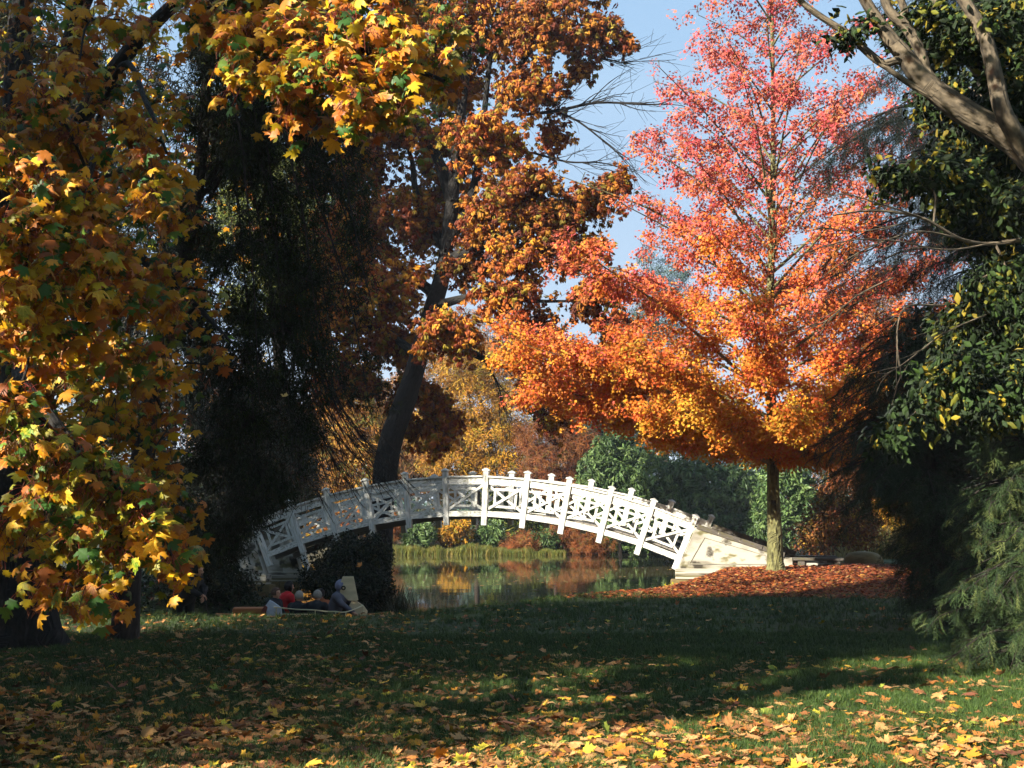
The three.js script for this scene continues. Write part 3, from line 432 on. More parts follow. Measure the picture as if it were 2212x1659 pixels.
// --- conifers on the right
const conifer = (o) => {
  const R = rng(o.seed), foot = o.foot, H = o.h, root = thing(o.name, o.label, 'tree'), wood = new Tubes(), L = new Leaves();
  const spine = curve([foot, foot.clone().add(V(o.lean * 0.4, H * 0.5, 0)), foot.clone().add(V(o.lean, H, 0))], 20); wood.add(spine, q => lerp(o.r, 0.02, q), 9, 0.1);
  for (let k = 0; k < o.n; k++) {
    const t = Math.pow((k + R()) / o.n, o.pow ?? 1.0), p = spine[Math.min(20, Math.floor(t * 20))].clone(), az = R() * Math.PI * 2; p.y = foot.y + 0.05 + H * t * 0.98;
    let len = o.profile(t, az) * (0.7 + 0.45 * R()); if (len < 0.2) continue;
    const dir = V(Math.cos(az), 0, Math.sin(az)), tip = p.clone().addScaledVector(dir, len).add(V(0, (o.rise ?? -0.12) * len, 0)), mid = p.clone().addScaledVector(dir, len * 0.5).add(V(0, 0.10 * len, 0)).add(rv(R, 0.1));
    const c = curve([p, mid, tip], 8); wood.add(c, q => lerp(0.012 + len * 0.009, 0.005, q), 4);
    const across = V(-dir.z, 0, dir.x), nb = Math.max(3, Math.round(len * 5.5));
    for (let j = 0; j <= nb; j++) {                       // side shoots, hanging, each set with sprays
      const s = 0.08 + 0.92 * j / nb, i0 = Math.min(7, Math.floor(s * 8)), q = c[i0].clone().lerp(c[i0 + 1], s * 8 - i0), side = j % 2 ? 1 : -1, sl = (0.16 + 0.30 * len * (1 - s * 0.8)) * (0.5 + 0.8 * R());
      const e = q.clone().addScaledVector(across, side * sl * (0.5 + 0.5 * R())).addScaledVector(dir, sl * (0.3 + 0.6 * R())).add(V(0, -sl * (0.25 + 0.7 * R() * (o.hang ?? 1)), 0)), md = q.clone().lerp(e, 0.5).add(V(0, sl * 0.1, 0)).add(rv(R, 0.03));
      wood.add([q, md, e], [0.006, 0.005, 0.003], 3);
      const m = Math.max(2, Math.round(sl * (o.dens ?? 14))); for (let i = 0; i < m; i++) { const t2 = (i + R()) / m, w = t2 < 0.5 ? q.clone().lerp(md, t2 * 2) : md.clone().lerp(e, t2 * 2 - 1), d = e.clone().sub(q).normalize().add(rv(R, 0.75)).add(V(0, -0.25, 0)); L.add(w.add(rv(R, 0.03)), d, V((R() - 0.5) * 1.4, 1, (R() - 0.5) * 1.4), (o.size ?? 0.3) * (0.5 + 1.0 * R()), o.pal(R, 0.35)); }
    }
  }
  part('trunk', wood.geo(), M.barkDark, root); L.mesh('crown', o.spray || needleShoot, M.needle, root); return root;
};
{
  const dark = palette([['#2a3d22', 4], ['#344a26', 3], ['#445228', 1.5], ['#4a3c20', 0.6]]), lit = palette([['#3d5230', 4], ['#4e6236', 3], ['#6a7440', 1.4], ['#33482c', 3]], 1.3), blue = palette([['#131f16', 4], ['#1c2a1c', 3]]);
  const a = at(2035, 1290, 17.5); a.y = sitY(a.x, a.z) - 0.1;
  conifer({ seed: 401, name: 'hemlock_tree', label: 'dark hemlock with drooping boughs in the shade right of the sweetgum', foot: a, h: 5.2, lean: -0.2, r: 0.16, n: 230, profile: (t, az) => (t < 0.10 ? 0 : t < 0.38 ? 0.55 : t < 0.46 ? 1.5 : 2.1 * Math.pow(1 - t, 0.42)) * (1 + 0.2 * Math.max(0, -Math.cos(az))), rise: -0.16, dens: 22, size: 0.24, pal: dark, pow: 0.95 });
  const b = at(2290, 1440, 12.6); b.y = sitY(b.x, b.z) - 0.1;
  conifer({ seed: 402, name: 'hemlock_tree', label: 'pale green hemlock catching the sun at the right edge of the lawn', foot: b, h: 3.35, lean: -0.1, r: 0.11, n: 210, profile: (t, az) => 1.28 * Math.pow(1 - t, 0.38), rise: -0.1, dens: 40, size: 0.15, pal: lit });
  const c = V(8.3, sitY(8.3, -18.6) - 0.1, -18.6);
  conifer({ seed: 403, name: 'spruce_tree', label: 'tall blue green spruce with long hanging boughs behind the pale limbs at upper right', foot: c, h: 15, lean: -0.2, r: 0.26, n: 150, profile: (t, az) => t < 0.3 ? 1.2 : (t > 0.42 && t < 0.64 ? 2.8 : t < 0.75 ? 1.6 : 2.0 * (1 - t) * 4 * 0.6) * (0.55 + 0.6 * Math.abs(Math.sin(t * 40))), rise: -0.10, dens: 15, size: 0.30, pal: blue, hang: 1.6 });
}

// --- tree with pale forked limbs, upper right
{
  const D = 12, q = (x, y, d = D) => [1637 + 0.402 * x, 0.402 * y, d], pal = palette([['#3e5a1c', 3], ['#8a8c26', 1.3], ['#b8a22a', 0.8], ['#2c4416', 4], ['#22360f', 3]], 0.8);
  const foot = V(at(2420, 1300, D).x, -0.05, -D - 0.3);
  const root3 = at(2230, 330, D);
  const limbs = [
    { pts: [foot, at(2390, 900, D), at(2330, 560, D), at(2215, 330, D), ...line(q(1100, 590), q(960, 490), q(850, 385), q(790, 300), q(730, 230), q(680, 165), q(620, 70), q(555, -40), q(500, -160))], r: [0.20, 0.045], n: 60 },
    { pts: line(q(985, 500), q(905, 385), q(875, 280), q(800, 150), q(715, 70), q(670, -40), q(640, -160)), r: [0.075, 0.045], n: 24 },
    { pts: line(q(810, 315), q(745, 325), q(680, 340), q(600, 285), q(480, 180), q(370, 110), q(270, 40), q(205, -20), q(100, -120)), r: [0.05, 0.03], n: 30 },
    { pts: line([2290, 430, D], [2170, 250, D - 0.4], [2150, 170, D - 0.4], q(1230, 230, D - 0.4), q(1180, 120, D - 0.4), q(1100, -10, D - 0.4), q(1050, -120, D - 0.4)), r: [0.10, 0.06], n: 24 },
    { pts: line([2260, 400, D], [2130, 170, D + 0.3], q(1080, 250, D + 0.3), q(1010, 130, D + 0.3), q(960, 50, D + 0.3), q(930, -60, D + 0.3)), r: [0.09, 0.055], n: 24 },
    { pts: line(q(930, 515), q(800, 440), q(700, 370), q(620, 320), q(540, 250)), r: [0.04, 0.02], n: 18 },
    { pts: line([2330, 540, D], [2212, 519, D], [2140, 527, D], [2071, 515, D - 0.3], [1990, 470, D - 0.5], [1890, 455, D - 0.6], [1800, 465, D - 0.8]), r: [0.034, 0.009], n: 26 },
    { pts: line(q(770, 130), q(790, 60), q(760, -20)), r: [0.05, 0.04], n: 6 },
  ];
  const blobs = [];
  const add = (px, py, rx, ry, n, dd = 0) => blobs.push(B(px, py, rx, ry, D + dd, n));
  for (const b of [[1990, 365, 95, 45, 20], [2080, 375, 60, 40, 12], [1900, 370, 40, 22, 5], [2050, 420, 60, 30, 8], [2110, 60, 110, 70, 60], [2200, 160, 70, 110, 70], [2190, 20, 90, 60, 60], [2010, 40, 60, 50, 12], [1850, 55, 50, 30, 6], [2030, 95, 50, 40, 6], [2180, 430, 70, 60, 26], [2190, 640, 60, 90, 40], [2120, 600, 50, 40, 14], [2120, 860, 100, 70, 46], [2020, 850, 60, 60, 16], [1935, 935, 42, 24, 9], [1960, 890, 40, 20, 3], [2200, 820, 60, 80, 40], [2060, 780, 70, 60, 22], [2180, -150, 200, 100, 120], [2000, -220, 200, 90, 80], [2150, 230, 70, 70, 40, 1], [2060, 180, 60, 60, 20, 1.4], [2200, 340, 70, 60, 40, 0.8], [2120, 480, 80, 50, 36, 0.8], [2180, 560, 70, 60, 36, 0.8], [2100, 700, 90, 70, 46, 0.8], [2200, 740, 60, 60, 36, 0.6], [1960, 60, 60, 50, 14, 1.4], [2060, 300, 60, 50, 22, 1.6], [2150, 380, 70, 50, 30, 1.2], [2000, 200, 50, 50, 12, 1.6]]) add(...b);
  const bare = [], R = rng(55);
  const tw = (a, r0) => { const pts = line(...a); bare.push({ pts, r: [r0, 0.004], n: 16 }); const c = curve(pts, 16); for (let k = 0; k < 10; k++) { const i = 3 + Math.floor(R() * 13), f = c[i].clone().sub(c[i - 1]).setLength(0.25 + 0.3 * R()).add(rv(R, 0.16)); bare.push({ pts: [c[i], c[i].clone().addScaledVector(f, 0.5).add(rv(R, 0.03)), c[i].clone().add(f)], r: [0.005, 0.002], n: 4 }); } };
  tw([[2071, 515, D - 0.3], [1990, 500, D - 0.6], [1900, 525, D - 1], [1830, 560, D - 1.2], [1760, 610, D - 1.2]], 0.012);
  tw([[2140, 527, D], [2040, 540, D - 0.5], [1930, 520, D - 1], [1830, 520, D - 1.4], [1740, 545, D - 1.6]], 0.012);
  tw([[1990, 470, D - 0.5], [1900, 440, D - 1], [1820, 420, D - 1.2], [1740, 440, D - 1.4]], 0.010);
  tw([[1990, 470, D - 0.5], [1920, 490, D - 0.9], [1850, 500, D - 1], [1770, 490, D - 1.2]], 0.010);
  tw([[2040, 660, D], [1950, 670, D - 0.5], [1937, 740, D - 0.6], [1948, 820, D - 0.6]], 0.012);
  tw([[2130, 680, D], [2040, 720, D - 0.3], [1945, 790, D - 0.6], [1910, 810, D - 0.7]], 0.010);
  tw([[1930, 600, D - 1], [1850, 640, D - 1.2], [1790, 690, D - 1.2], [1740, 710, D - 1.3]], 0.010);
  grow({ seed: 501, name: 'magnolia_tree', label: 'tree with pale grey forked limbs and oval yellow green leaves leaning in from the right', limbs, blobs, bare, bark: M.barkPale, leafGeo: ovalCluster, sides: 9, arch: 0.08, droop: 0.12, twigMost: 0.6, twigR: 0.005, blobJitter: 0.4, leaves: string(8, 1.0, pal, { hang: 0.5, up: 0.5, spread: 0.12 }) });
}

// --- the near maple on the left: 300 nearest leaves are meshes of their own
{
  const R = rng(601), pal = palette([['#f0b018', 3.6], ['#e09a14', 3.2], ['#d07a1a', 2.6], ['#b8641e', 1.6], ['#e8c820', 1.8], ['#6a8c22', 1.5], ['#3f6a24', 1.5], ['#a09a20', 1.1]], 1.36);
  const T = V(at(38, 1395, 15).x, sitY(-6.6, -15) - 0.1, -15);
  const limbs = [
    { pts: [T, T.clone().add(V(0, 1.5, 0)), T.clone().add(V(-0.15, 4, 0)), T.clone().add(V(-0.3, 7, 0.2)), T.clone().add(V(-0.4, 11, 0.2))], r: [0.50, 0.12], n: 26 },
    { pts: [T.clone().add(V(-0.1, 3.2, 0)), at(120, 300, 12.5), at(200, 330, 10), at(180, 420, 8.3)], r: [0.07, 0.014] },
    { pts: [T.clone().add(V(-0.15, 4.2, 0)), at(200, -60, 13), at(420, -80, 11), at(620, 40, 9.2), at(820, 120, 8.6), at(960, 175, 8.4)], r: [0.15, 0.016] },
    { pts: [T.clone().add(V(-0.1, 2.6, 0)), at(80, 650, 12), at(130, 640, 9.5), at(210, 690, 8.2)], r: [0.06, 0.014] },
    { pts: [T.clone().add(V(-0.05, 2.2, 0)), at(40, 830, 11.5), at(60, 840, 9), at(180, 980, 8.2), at(300, 1100, 8)], r: [0.10, 0.012] },
    { pts: [T.clone().add(V(0, 3.0, 0)), at(260, 560, 13.5), at(400, 640, 12.5), at(500, 740, 12)], r: [0.12, 0.015] },
    { pts: [T.clone().add(V(-0.1, 3.6, 0)), at(250, 160, 12.5), at(320, 230, 10.5), at(360, 330, 9.4)], r: [0.055, 0.012] },
    { pts: [T.clone().add(V(-0.3, 6, 0)), T.clone().add(V(2, 8.5, 1)), T.clone().add(V(4.5, 9.5, 1.5))], r: [0.16, 0.03] },
    { pts: [T.clone().add(V(-0.3, 6, 0)), T.clone().add(V(-2.5, 8, 2.5)), T.clone().add(V(-4, 9, 4))], r: [0.16, 0.03] },
    { pts: [T.clone().add(V(-0.3, 5, 0)), T.clone().add(V(-2.5, 6, -2)), T.clone().add(V(-5, 7, -3))], r: [0.16, 0.03] },
  ];
  const blobs = []; const add = (px, py, rx, ry, d, n, rz = 0.5) => blobs.push(B(px, py, rx, ry, d, n, rz));
  // lit layer
  for (const b of [[95, 210, 60, 50, 8.5, 14], [40, 250, 60, 40, 8.6, 8], [170, 150, 70, 35, 9, 8], [30, 330, 40, 40, 8, 8], [90, 400, 80, 60, 8, 18], [190, 300, 80, 45, 9, 14], [270, 270, 80, 55, 9.5, 18], [330, 370, 45, 60, 8.8, 14], [340, 430, 30, 45, 8.6, 9], [180, 420, 90, 55, 8.4, 20], [60, 500, 80, 60, 7.6, 20], [170, 520, 90, 60, 8, 22], [250, 540, 60, 60, 8.6, 12], [50, 620, 70, 50, 7.6, 18], [160, 620, 90, 55, 8, 22], [270, 640, 70, 45, 8.6, 12], [350, 640, 60, 35, 9, 9], [60, 720, 70, 40, 7.8, 12], [160, 730, 70, 45, 8.2, 12], [260, 770, 90, 40, 8.8, 14], [350, 770, 50, 25, 9, 5], [130, 800, 50, 30, 8.4, 4],
    [30, 870, 50, 45, 7.8, 12], [60, 930, 60, 40, 7.8, 12], [130, 960, 70, 45, 7.9, 14], [190, 1010, 70, 45, 8, 14], [100, 1040, 60, 50, 8, 10], [270, 1040, 70, 45, 8.4, 14], [320, 1060, 45, 50, 8.2, 12], [250, 1110, 70, 45, 8.2, 14], [340, 1130, 35, 45, 8.2, 9], [60, 1130, 70, 60, 8.4, 10], [150, 1160, 70, 45, 8.2, 12], [260, 1190, 40, 25, 8.1, 6], [370, 1200, 18, 45, 8.2, 6], [110, 1240, 50, 40, 8.2, 9], [160, 1270, 45, 35, 8, 7], [225, 1280, 30, 28, 8, 5],
    [430, 20, 70, 40, 9, 16], [520, 60, 90, 45, 8.7, 24], [530, 140, 60, 50, 8.6, 14], [630, 60, 90, 60, 8.6, 28], [640, 150, 80, 60, 8.5, 24], [740, 60, 90, 55, 8.5, 28], [740, 150, 90, 50, 8.4, 24], [620, 220, 40, 45, 8.5, 7], [780, 215, 70, 35, 8.3, 14], [850, 70, 90, 60, 8.5, 26], [850, 150, 70, 45, 8.4, 16], [850, 215, 50, 25, 8.3, 8], [940, 130, 60, 45, 8.6, 10], [960, 60, 60, 50, 8.8, 8], [560, -40, 170, 50, 9, 36], [800, -50, 160, 50, 8.8, 34], [220, 40, 120, 50, 9.6, 12], [330, 90, 70, 40, 9.8, 8], [680, 240, 60, 30, 8.9, 8]]) add(...b);
  // deeper, shaded layers
  for (const b of [[320, 560, 120, 120, 12, 30], [390, 700, 90, 100, 12.5, 14], [470, 790, 60, 40, 12.5, 3], [310, 820, 110, 90, 12, 28], [360, 930, 70, 80, 12, 8], [330, 1040, 80, 80, 11.5, 14], [230, 900, 100, 80, 11.5, 28], [400, 1090, 40, 60, 12, 4], [480, 640, 50, 40, 13, 3], [150, 840, 100, 80, 12, 22], [60, 780, 90, 80, 12, 22], [200, 420, 150, 120, 12, 40], [100, 600, 120, 120, 11.5, 36], [380, 380, 70, 100, 12, 16], [120, 100, 150, 110, 12.5, 40], [330, 220, 90, 90, 13, 24], [60, 330, 90, 100, 11.5, 26], [160, 1110, 110, 100, 11, 24], [370, 1190, 40, 60, 11, 5], [40, 1150, 70, 90, 11, 14], [680, 130, 150, 80, 10.5, 30], [860, 110, 110, 70, 10.5, 20], [540, 80, 110, 70, 11, 26]]) blobs.push(B(b[0], b[1], b[2], b[3], b[4], b[5], 1.2));
  // the rest of the crown, above and outside the frame
  for (const b of [[-6.5, 9.5, -14, 3.4, 2.2, 3.4, 150], [-3, 9.4, -12.5, 2.6, 1.6, 2.6, 90], [-10, 8.5, -12, 3, 2.4, 3, 120], [-10.5, 7, -16, 3, 2.6, 3, 110], [-6.5, 7.5, -18, 3.2, 2.2, 2.6, 110], [-2.5, 8.6, -16, 2.6, 1.6, 2.6, 90], [-5, 8.2, -10.4, 2.4, 1.4, 1.8, 70], [-9.5, 5, -14, 2.4, 2, 2.6, 90], [-6.5, 12, -15, 3, 1.6, 3, 100], [-8.5, 3.4, -12.5, 1.8, 1.4, 2, 60], [-8, 3.0, -17, 2, 1.6, 2, 50], [-4.3, 2.6, -5.8, 1, 0.8, 0.7, 50], [-4.3, 4.0, -5.7, 1, 0.9, 0.7, 50], [-4.5, 5.4, -5.6, 1, 0.9, 0.7, 50], [-5.6, 6.6, -5.0, 1, 0.9, 0.7, 50], [-5.6, 4.8, -5.0, 1, 0.9, 0.7, 50], [-6.6, 3.4, -4.5, 1, 0.9, 0.8, 40], [-6.8, 5.8, -4.4, 1.1, 0.9, 0.8, 45], [-7.8, 7.4, -3.9, 1.1, 0.9, 0.8, 45], [-4.2, 8.0, -10.6, 2, 1.2, 1.6, 60], [-1.5, 9.3, -11.5, 2, 1.2, 1.6, 60], [0.6, 9.6, -13, 2, 1.2, 1.6, 50], [-3, 10.5, -12, 2.2, 1.3, 2, 60], [-5.6, 6.4, -8.6, 1.4, 1.2, 1.2, 50], [-6.6, 4.2, -8.2, 1.3, 1.3, 1.2, 50], [-7.4, 2.6, -8.6, 1.4, 1.2, 1.2, 40], [-4.9, 5.4, -7.6, 0.9, 0.8, 0.8, 60], [-5.4, 6.4, -7.2, 1, 0.8, 0.8, 60], [-4.6, 4.4, -7.7, 0.7, 0.6, 0.6, 30], [0.2, 8.7, -8.2, 2.4, 0.9, 1.5, 80], [1.8, 8.6, -9.6, 1.6, 0.8, 1.2, 36], [-1.0, 7.4, -5.4, 1.4, 0.8, 0.9, 50], [0.6, 8.0, -6.4, 1.4, 0.8, 1, 50], [2.2, 8.6, -7.4, 1.4, 0.8, 1, 50]]) blobs.push([V(b[0], b[1], b[2]), V(b[3], b[4], b[5]), b[6]]);
  const pods = new Leaves(), podCol = palette([['#a5674a', 3], ['#8c4e34', 2], ['#b98a5a', 2]]);
  const stalks = new Tubes(), items = [];
  const put = (L, pts, dir, RR, shade, u, bl) => {
    const green = noise(bl[0].x * 1.3, bl[0].y * 1.3, 5) > 0.62 ? 0.5 : 0;
    const n = 6 + Math.floor(RR() * 4);
    for (let k = 0; k < n; k++) {
      const t = 0.3 + 0.7 * (k + RR()) / n, p = t < 0.5 ? pts[0].clone().lerp(pts[1], t * 2) : pts[1].clone().lerp(pts[2], t * 2 - 1);
      const off = rv(RR, 0.13).add(V(0, -0.05, 0)), q = p.clone().add(off), size = 0.092 * (0.42 + 0.95 * RR());
      const tip = V((RR() - 0.5) * 1.3, -0.75 + 0.75 * (RR() - 0.5), (RR() - 0.5) * 1.3 + 0.25), face = V(-0.15 + (RR() - 0.5) * 1.5, 0.55 + 0.5 * RR(), 0.55 + (RR() - 0.5) * 1.6);
      let c = pal(RR, 0.22); if (RR() < green) c = mixc(c, lin(RR() < 0.5 ? '#3f6420' : '#6c7a20'), 0.8);
      items.push({ q, tip, face, size, c, g: [0, 1, 2, 3, 4, 6, 7, 1][Math.floor(RR() * 8)] });
      if (q.z > -9.9 && q.y < 7) stalks.add([p, p.clone().lerp(q, 0.5).add(V(0, 0.015, 0)), q], [0.0022, 0.0018, 0.0014], 3);
    }
    if (RR() < 0.75) { const p = pts[1].clone().lerp(pts[2], RR()); for (let k = 0; k < 2; k++) pods.add(p.clone().add(rv(RR, 0.07)), V((RR() - 0.5) * 0.6, 1, (RR() - 0.5) * 0.6), rv(RR), 0.9 + RR() * 0.7, podCol(RR, 0.2)); }
  };
  const { root } = grow({ seed: 602, name: 'maple_tree', label: 'near maple with yellow, amber and green leaves hanging down the whole left side', limbs, blobs, bark: M.barkBlack, twigBark: M.barkDark, leafGeo: mapleGeos[0], sides: 6, flare: 0.5, arch: 0.10, droop: 0.25, twigMost: 0.6, twigR: 0.006, leaves: put });
  part('leaf_stalk', stalks.geo(), new THREE.MeshStandardMaterial({ color: 0x9a3a28, roughness: 0.7 }), root).userData.kind = 'stuff';
  pods.mesh('seed_cluster', samara, M.dryLeaf, root);
  // nearest leaves in view: one mesh each; colours come from a few shared materials
  const mats = [], N = 14, mcols = [];
  for (let k = 0; k < N; k++) { const c = pal(R, 0.12); mcols.push(c);
    const edge = mixc(c, lin(['#e2b01e', '#c97c1e', '#8a4a1a', '#dcc030'][k % 4]).map(x => x * 0.75), 0.75), vein = mixc(c, lin('#e8d060'), 0.35);
    const map = dataTex(96, (u, v) => { const x = Math.abs((u - 0.5) * 2), y = (v - 0.1) / 0.8; let dd = 9; for (const [a, b] of [[0, 1], [0.8, 0.42], [0.42, -0.03], [0.5, 0.85]]) { const t = clamp((x * a + y * b) / (a * a + b * b), 0, 1); dd = Math.min(dd, Math.hypot(x - a * t, y - b * t)); } const blot = smooth(0.45, 0.7, tileFbm(u, v, 5, 31 + k, 4) + 0.18 * Math.hypot(x, y - 0.4)); let q = mixc(c, edge, blot); q = mixc(q, vein, dd < 0.022 ? 0.7 : 0); const sp = tileFbm(u, v, 18, 61 + k, 2) > 0.74 ? 0.5 : 1; return q.map(z => { z = clamp(z * sp); return z <= 0.0031308 ? z * 12.92 : 1.055 * Math.pow(z, 1 / 2.4) - 0.055; }); }, true);
    mats.push(leafMat({ map, roughness: 0.48 })); }
  const inView = p => { const c = p.clone().applyMatrix4(camera.matrixWorldInverse); return c.z < 0 && Math.abs(c.x / -c.z) < 1106 / FPX && Math.abs(c.y / -c.z) < 829 / FPX; };
  items.forEach(i => { i.see = inView(i.q) ? i.size / i.q.distanceTo(camera.position) : 0; });
  items.sort((a, b) => b.see - a.see);
  const L = new Leaves();
  items.forEach((it, k) => {
    if (k < 300) { let best = 0, bd = 9; mcols.forEach((c, i) => { const d = Math.hypot(c[0] - it.c[0], c[1] - it.c[1], c[2] - it.c[2]) + R() * 0.03; if (d < bd) { bd = d; best = i; } });
      const m = part('leaf', mapleGeos[it.g], mats[best], root); L.add(it.q, it.tip, it.face, it.size, it.c); m.matrix.fromArray(L.m.splice(-16)); L.c.splice(-3); L.n--; m.matrix.decompose(m.position, m.quaternion, m.scale); }
    else { L.add(it.q, it.tip, it.face, it.size, it.c); }
  });
  L.mesh('crown', mapleGeos[1], M.mapleLeaf, root);
}

// ---------------------------------------------------------------- shrubs and trees of the far bank
// leafy masses with a trunk; masses are given as pixels of the frame at a distance
function farTree(o) {
  const R = rng(o.seed), D = o.d, masses = o.masses.map(b => B(b[0], b[1], b[2], b[3], D + (b[5] || 0), b[4], b[6]));
  const base = at(o.foot, 1190, D), f = V(base.x, sitY(base.x, -D) - 0.1, -D), top = masses.reduce((s, m) => m[0].y > s.y ? m[0] : s, masses[0][0]);
  const st = Math.max(0.02, (top.y - f.y) * (o.girth ?? 0.02));
  const limbs = [{ pts: [f, f.clone().lerp(V(f.x, top.y, f.z), 0.4), V(lerp(f.x, top.x, 0.7), lerp(f.y, top.y, 0.96), f.z)], r: [st, st * 0.25], n: 10 }];
  const pal = palette(o.pal, o.gain ?? (o.d > 60 ? 1.25 : 1));
  const t = grow({ seed: o.seed, name: o.name, label: o.label, group: o.group, limbs, blobs: masses, bark: o.bark || M.barkDark, leafGeo: o.geo || farCluster, leafMat: o.mat || M.leaf, sides: 4, twigs: false, arch: 0.05, subR: 0.05, shell: 0.75, droop: 0.0, blobJitter: o.jitter ?? 0.25,
    leaves: (L, pts, dir, RR, shade, u, bl) => { for (let k = 0; k < (o.per ?? 2); k++) { const out = V(u.x * bl[1].x, u.y * bl[1].y, u.z * bl[1].z).normalize(); L.add(pts[2].clone().add(rv(RR, 0.3 * (o.size ?? 1))), out.clone().multiplyScalar(0.5).add(rv(RR)).add(V(0, -0.4, 0)), out.clone().add(rv(RR, 0.8)).add(V(0, 0.4, 0)), (o.size ?? 1) * (0.7 + 0.6 * RR()), pal(RR, 0.3).map(x => x * shade)); } } });
  t.root.userData.category = o.category || 'tree'; return t;
}
const P = {
  gold: [['#c28d1c', 4], ['#b07418', 3], ['#94801e', 2], ['#d8a828', 1.5]], brown: [['#96602c', 3], ['#a8743a', 2], ['#7a5024', 3], ['#8a7a34', 1.5]], rust: [['#9a5424', 4], ['#a86a30', 3], ['#7c4a20', 2], ['#7a6a2a', 1]],
  green: [['#56703c', 4], ['#688048', 3], ['#7c9452', 2], ['#445c32', 3]], pine: [['#465e52', 4], ['#526c60', 3], ['#667e70', 1.5]], olive: [['#5f6c24', 3], ['#7a842e', 3], ['#48581e', 2], ['#93923a', 1]], dark: [['#1f2a14', 4], ['#2c3416', 3], ['#3a3016', 2], ['#48381a', 1]],
};
const FB = 'autumn trees of the far bank';
farTree({ seed: 701, name: 'linden_tree', label: 'golden yellow tree across the water above the crest of the bridge', d: 93, foot: 1030, pal: P.gold, masses: [[1030, 860, 70, 60, 300], [960, 930, 80, 50, 300], [1060, 950, 85, 50, 320], [1110, 900, 50, 60, 180], [985, 1000, 80, 35, 240], [1080, 1010, 80, 30, 220], [1000, 800, 60, 50, 180]] });
farTree({ seed: 702, name: 'beech_tree', label: 'tawny brown tree across the water left of the golden one, behind the oak trunk', d: 99, foot: 890, pal: P.brown, masses: [[870, 880, 70, 70, 240], [900, 960, 80, 60, 260], [820, 930, 70, 60, 220], [930, 820, 70, 60, 220], [880, 1030, 90, 40, 220]] });
farTree({ seed: 703, name: 'beech_tree', label: 'tall pale brown tree standing behind the golden tree of the far bank', d: 106, foot: 1060, pal: P.brown, masses: [[1060, 790, 70, 60, 220], [1000, 760, 60, 60, 180], [1110, 820, 60, 60, 200], [1060, 720, 50, 50, 140], [960, 700, 60, 50, 120]] });
farTree({ seed: 704, name: 'swamp_cypress', label: 'rust coloured feathery tree rising right of the golden one behind the railing', d: 90, foot: 1200, geo: dryCluster, pal: P.rust, masses: [[1200, 1000, 75, 40, 300], [1160, 950, 45, 40, 160], [1245, 960, 45, 40, 160], [1200, 900, 40, 50, 150], [1225, 1040, 70, 26, 160]] });
farTree({ seed: 705, name: 'swamp_cypress', label: 'green and brown conifer with flat tiers below the left limbs of the sweetgum', d: 96, foot: 1240, geo: dryCluster, pal: [['#5e6428', 3], ['#7c6226', 3], ['#48562a', 2], ['#96602a', 1]], masses: [[1240, 800, 26, 40, 90], [1240, 860, 50, 30, 160], [1230, 910, 65, 26, 180], [1255, 950, 60, 26, 150]] });
farTree({ seed: 706, name: 'rhododendron', category: 'shrub', label: 'broad glossy green shrub across the water right behind the sloping railing', d: 86, foot: 1340, geo: rhodoCluster, mat: M.glossy, pal: P.green, masses: [[1320, 1060, 70, 55, 300], [1400, 1030, 70, 60, 320], [1300, 1010, 45, 45, 160], [1380, 1110, 90, 45, 300], [1450, 1090, 60, 60, 260], [1330, 970, 40, 40, 130]] });
farTree({ seed: 707, name: 'rhododendron', category: 'shrub', label: 'tall glossy green shrub left of the sweetgum trunk across the water', d: 84, foot: 1560, geo: rhodoCluster, mat: M.glossy, pal: P.green, masses: [[1540, 1060, 75, 60, 320], [1610, 1080, 60, 70, 280], [1500, 1030, 50, 50, 200], [1590, 1140, 70, 45, 240], [1520, 1130, 70, 40, 220]] });
farTree({ seed: 708, name: 'rhododendron', category: 'shrub', label: 'dark green shrub right of the sweetgum trunk behind the low wall', d: 78, foot: 1710, geo: rhodoCluster, mat: M.glossy, pal: P.green, masses: [[1700, 1080, 60, 60, 260], [1740, 1120, 50, 50, 200], [1680, 1140, 50, 40, 160], [1700, 1010, 50, 40, 140]] });
farTree({ seed: 709, name: 'yew_tree', label: 'blue green rounded evergreen behind the green shrubs of the far bank', d: 94, foot: 1400, pal: P.pine, masses: [[1400, 930, 110, 50, 340], [1340, 900, 60, 50, 180], [1470, 900, 70, 60, 220], [1300, 930, 50, 50, 130], [1400, 850, 60, 50, 160], [1560, 950, 90, 60, 260], [1640, 980, 80, 60, 220]] });
farTree({ seed: 710, name: 'pine_tree', label: 'tall pine whose blue green top shows in the gap between oak and sweetgum', d: 112, foot: 1440, pal: P.pine, masses: [[1440, 600, 45, 35, 90], [1430, 670, 60, 45, 160], [1450, 750, 75, 50, 200], [1380, 720, 45, 45, 110], [1350, 790, 60, 50, 150], [1440, 830, 80, 50, 200], [1400, 560, 20, 25, 24]] });
farTree({ seed: 711, name: 'beech_tree', label: 'reddish brown tree on the far left bank seen through the hanging switches', d: 70, foot: 760, gain: 1.5, pal: [['#a8742c', 3], ['#96602c', 2], ['#b88a34', 2.4], ['#6a6a2a', 1.6]], masses: [[760, 850, 60, 60, 160], [720, 930, 70, 60, 180], [790, 940, 60, 60, 170], [700, 1010, 70, 50, 160], [780, 1020, 60, 40, 120], [660, 960, 50, 60, 110]] });
farTree({ seed: 712, name: 'willow_tree', label: 'sunlit olive green tree far behind the hanging branches at upper left', d: 62, foot: 600, geo: farCluster, pal: P.olive, masses: [[520, 330, 90, 80, 260], [620, 390, 90, 70, 240], [560, 450, 90, 70, 240], [680, 470, 70, 60, 170], [700, 560, 70, 60, 160], [500, 500, 80, 70, 180], [600, 560, 80, 60, 170], [480, 240, 70, 50, 120], [640, 300, 60, 50, 110], [680, 650, 60, 60, 120], [560, 660, 80, 60, 150]] });
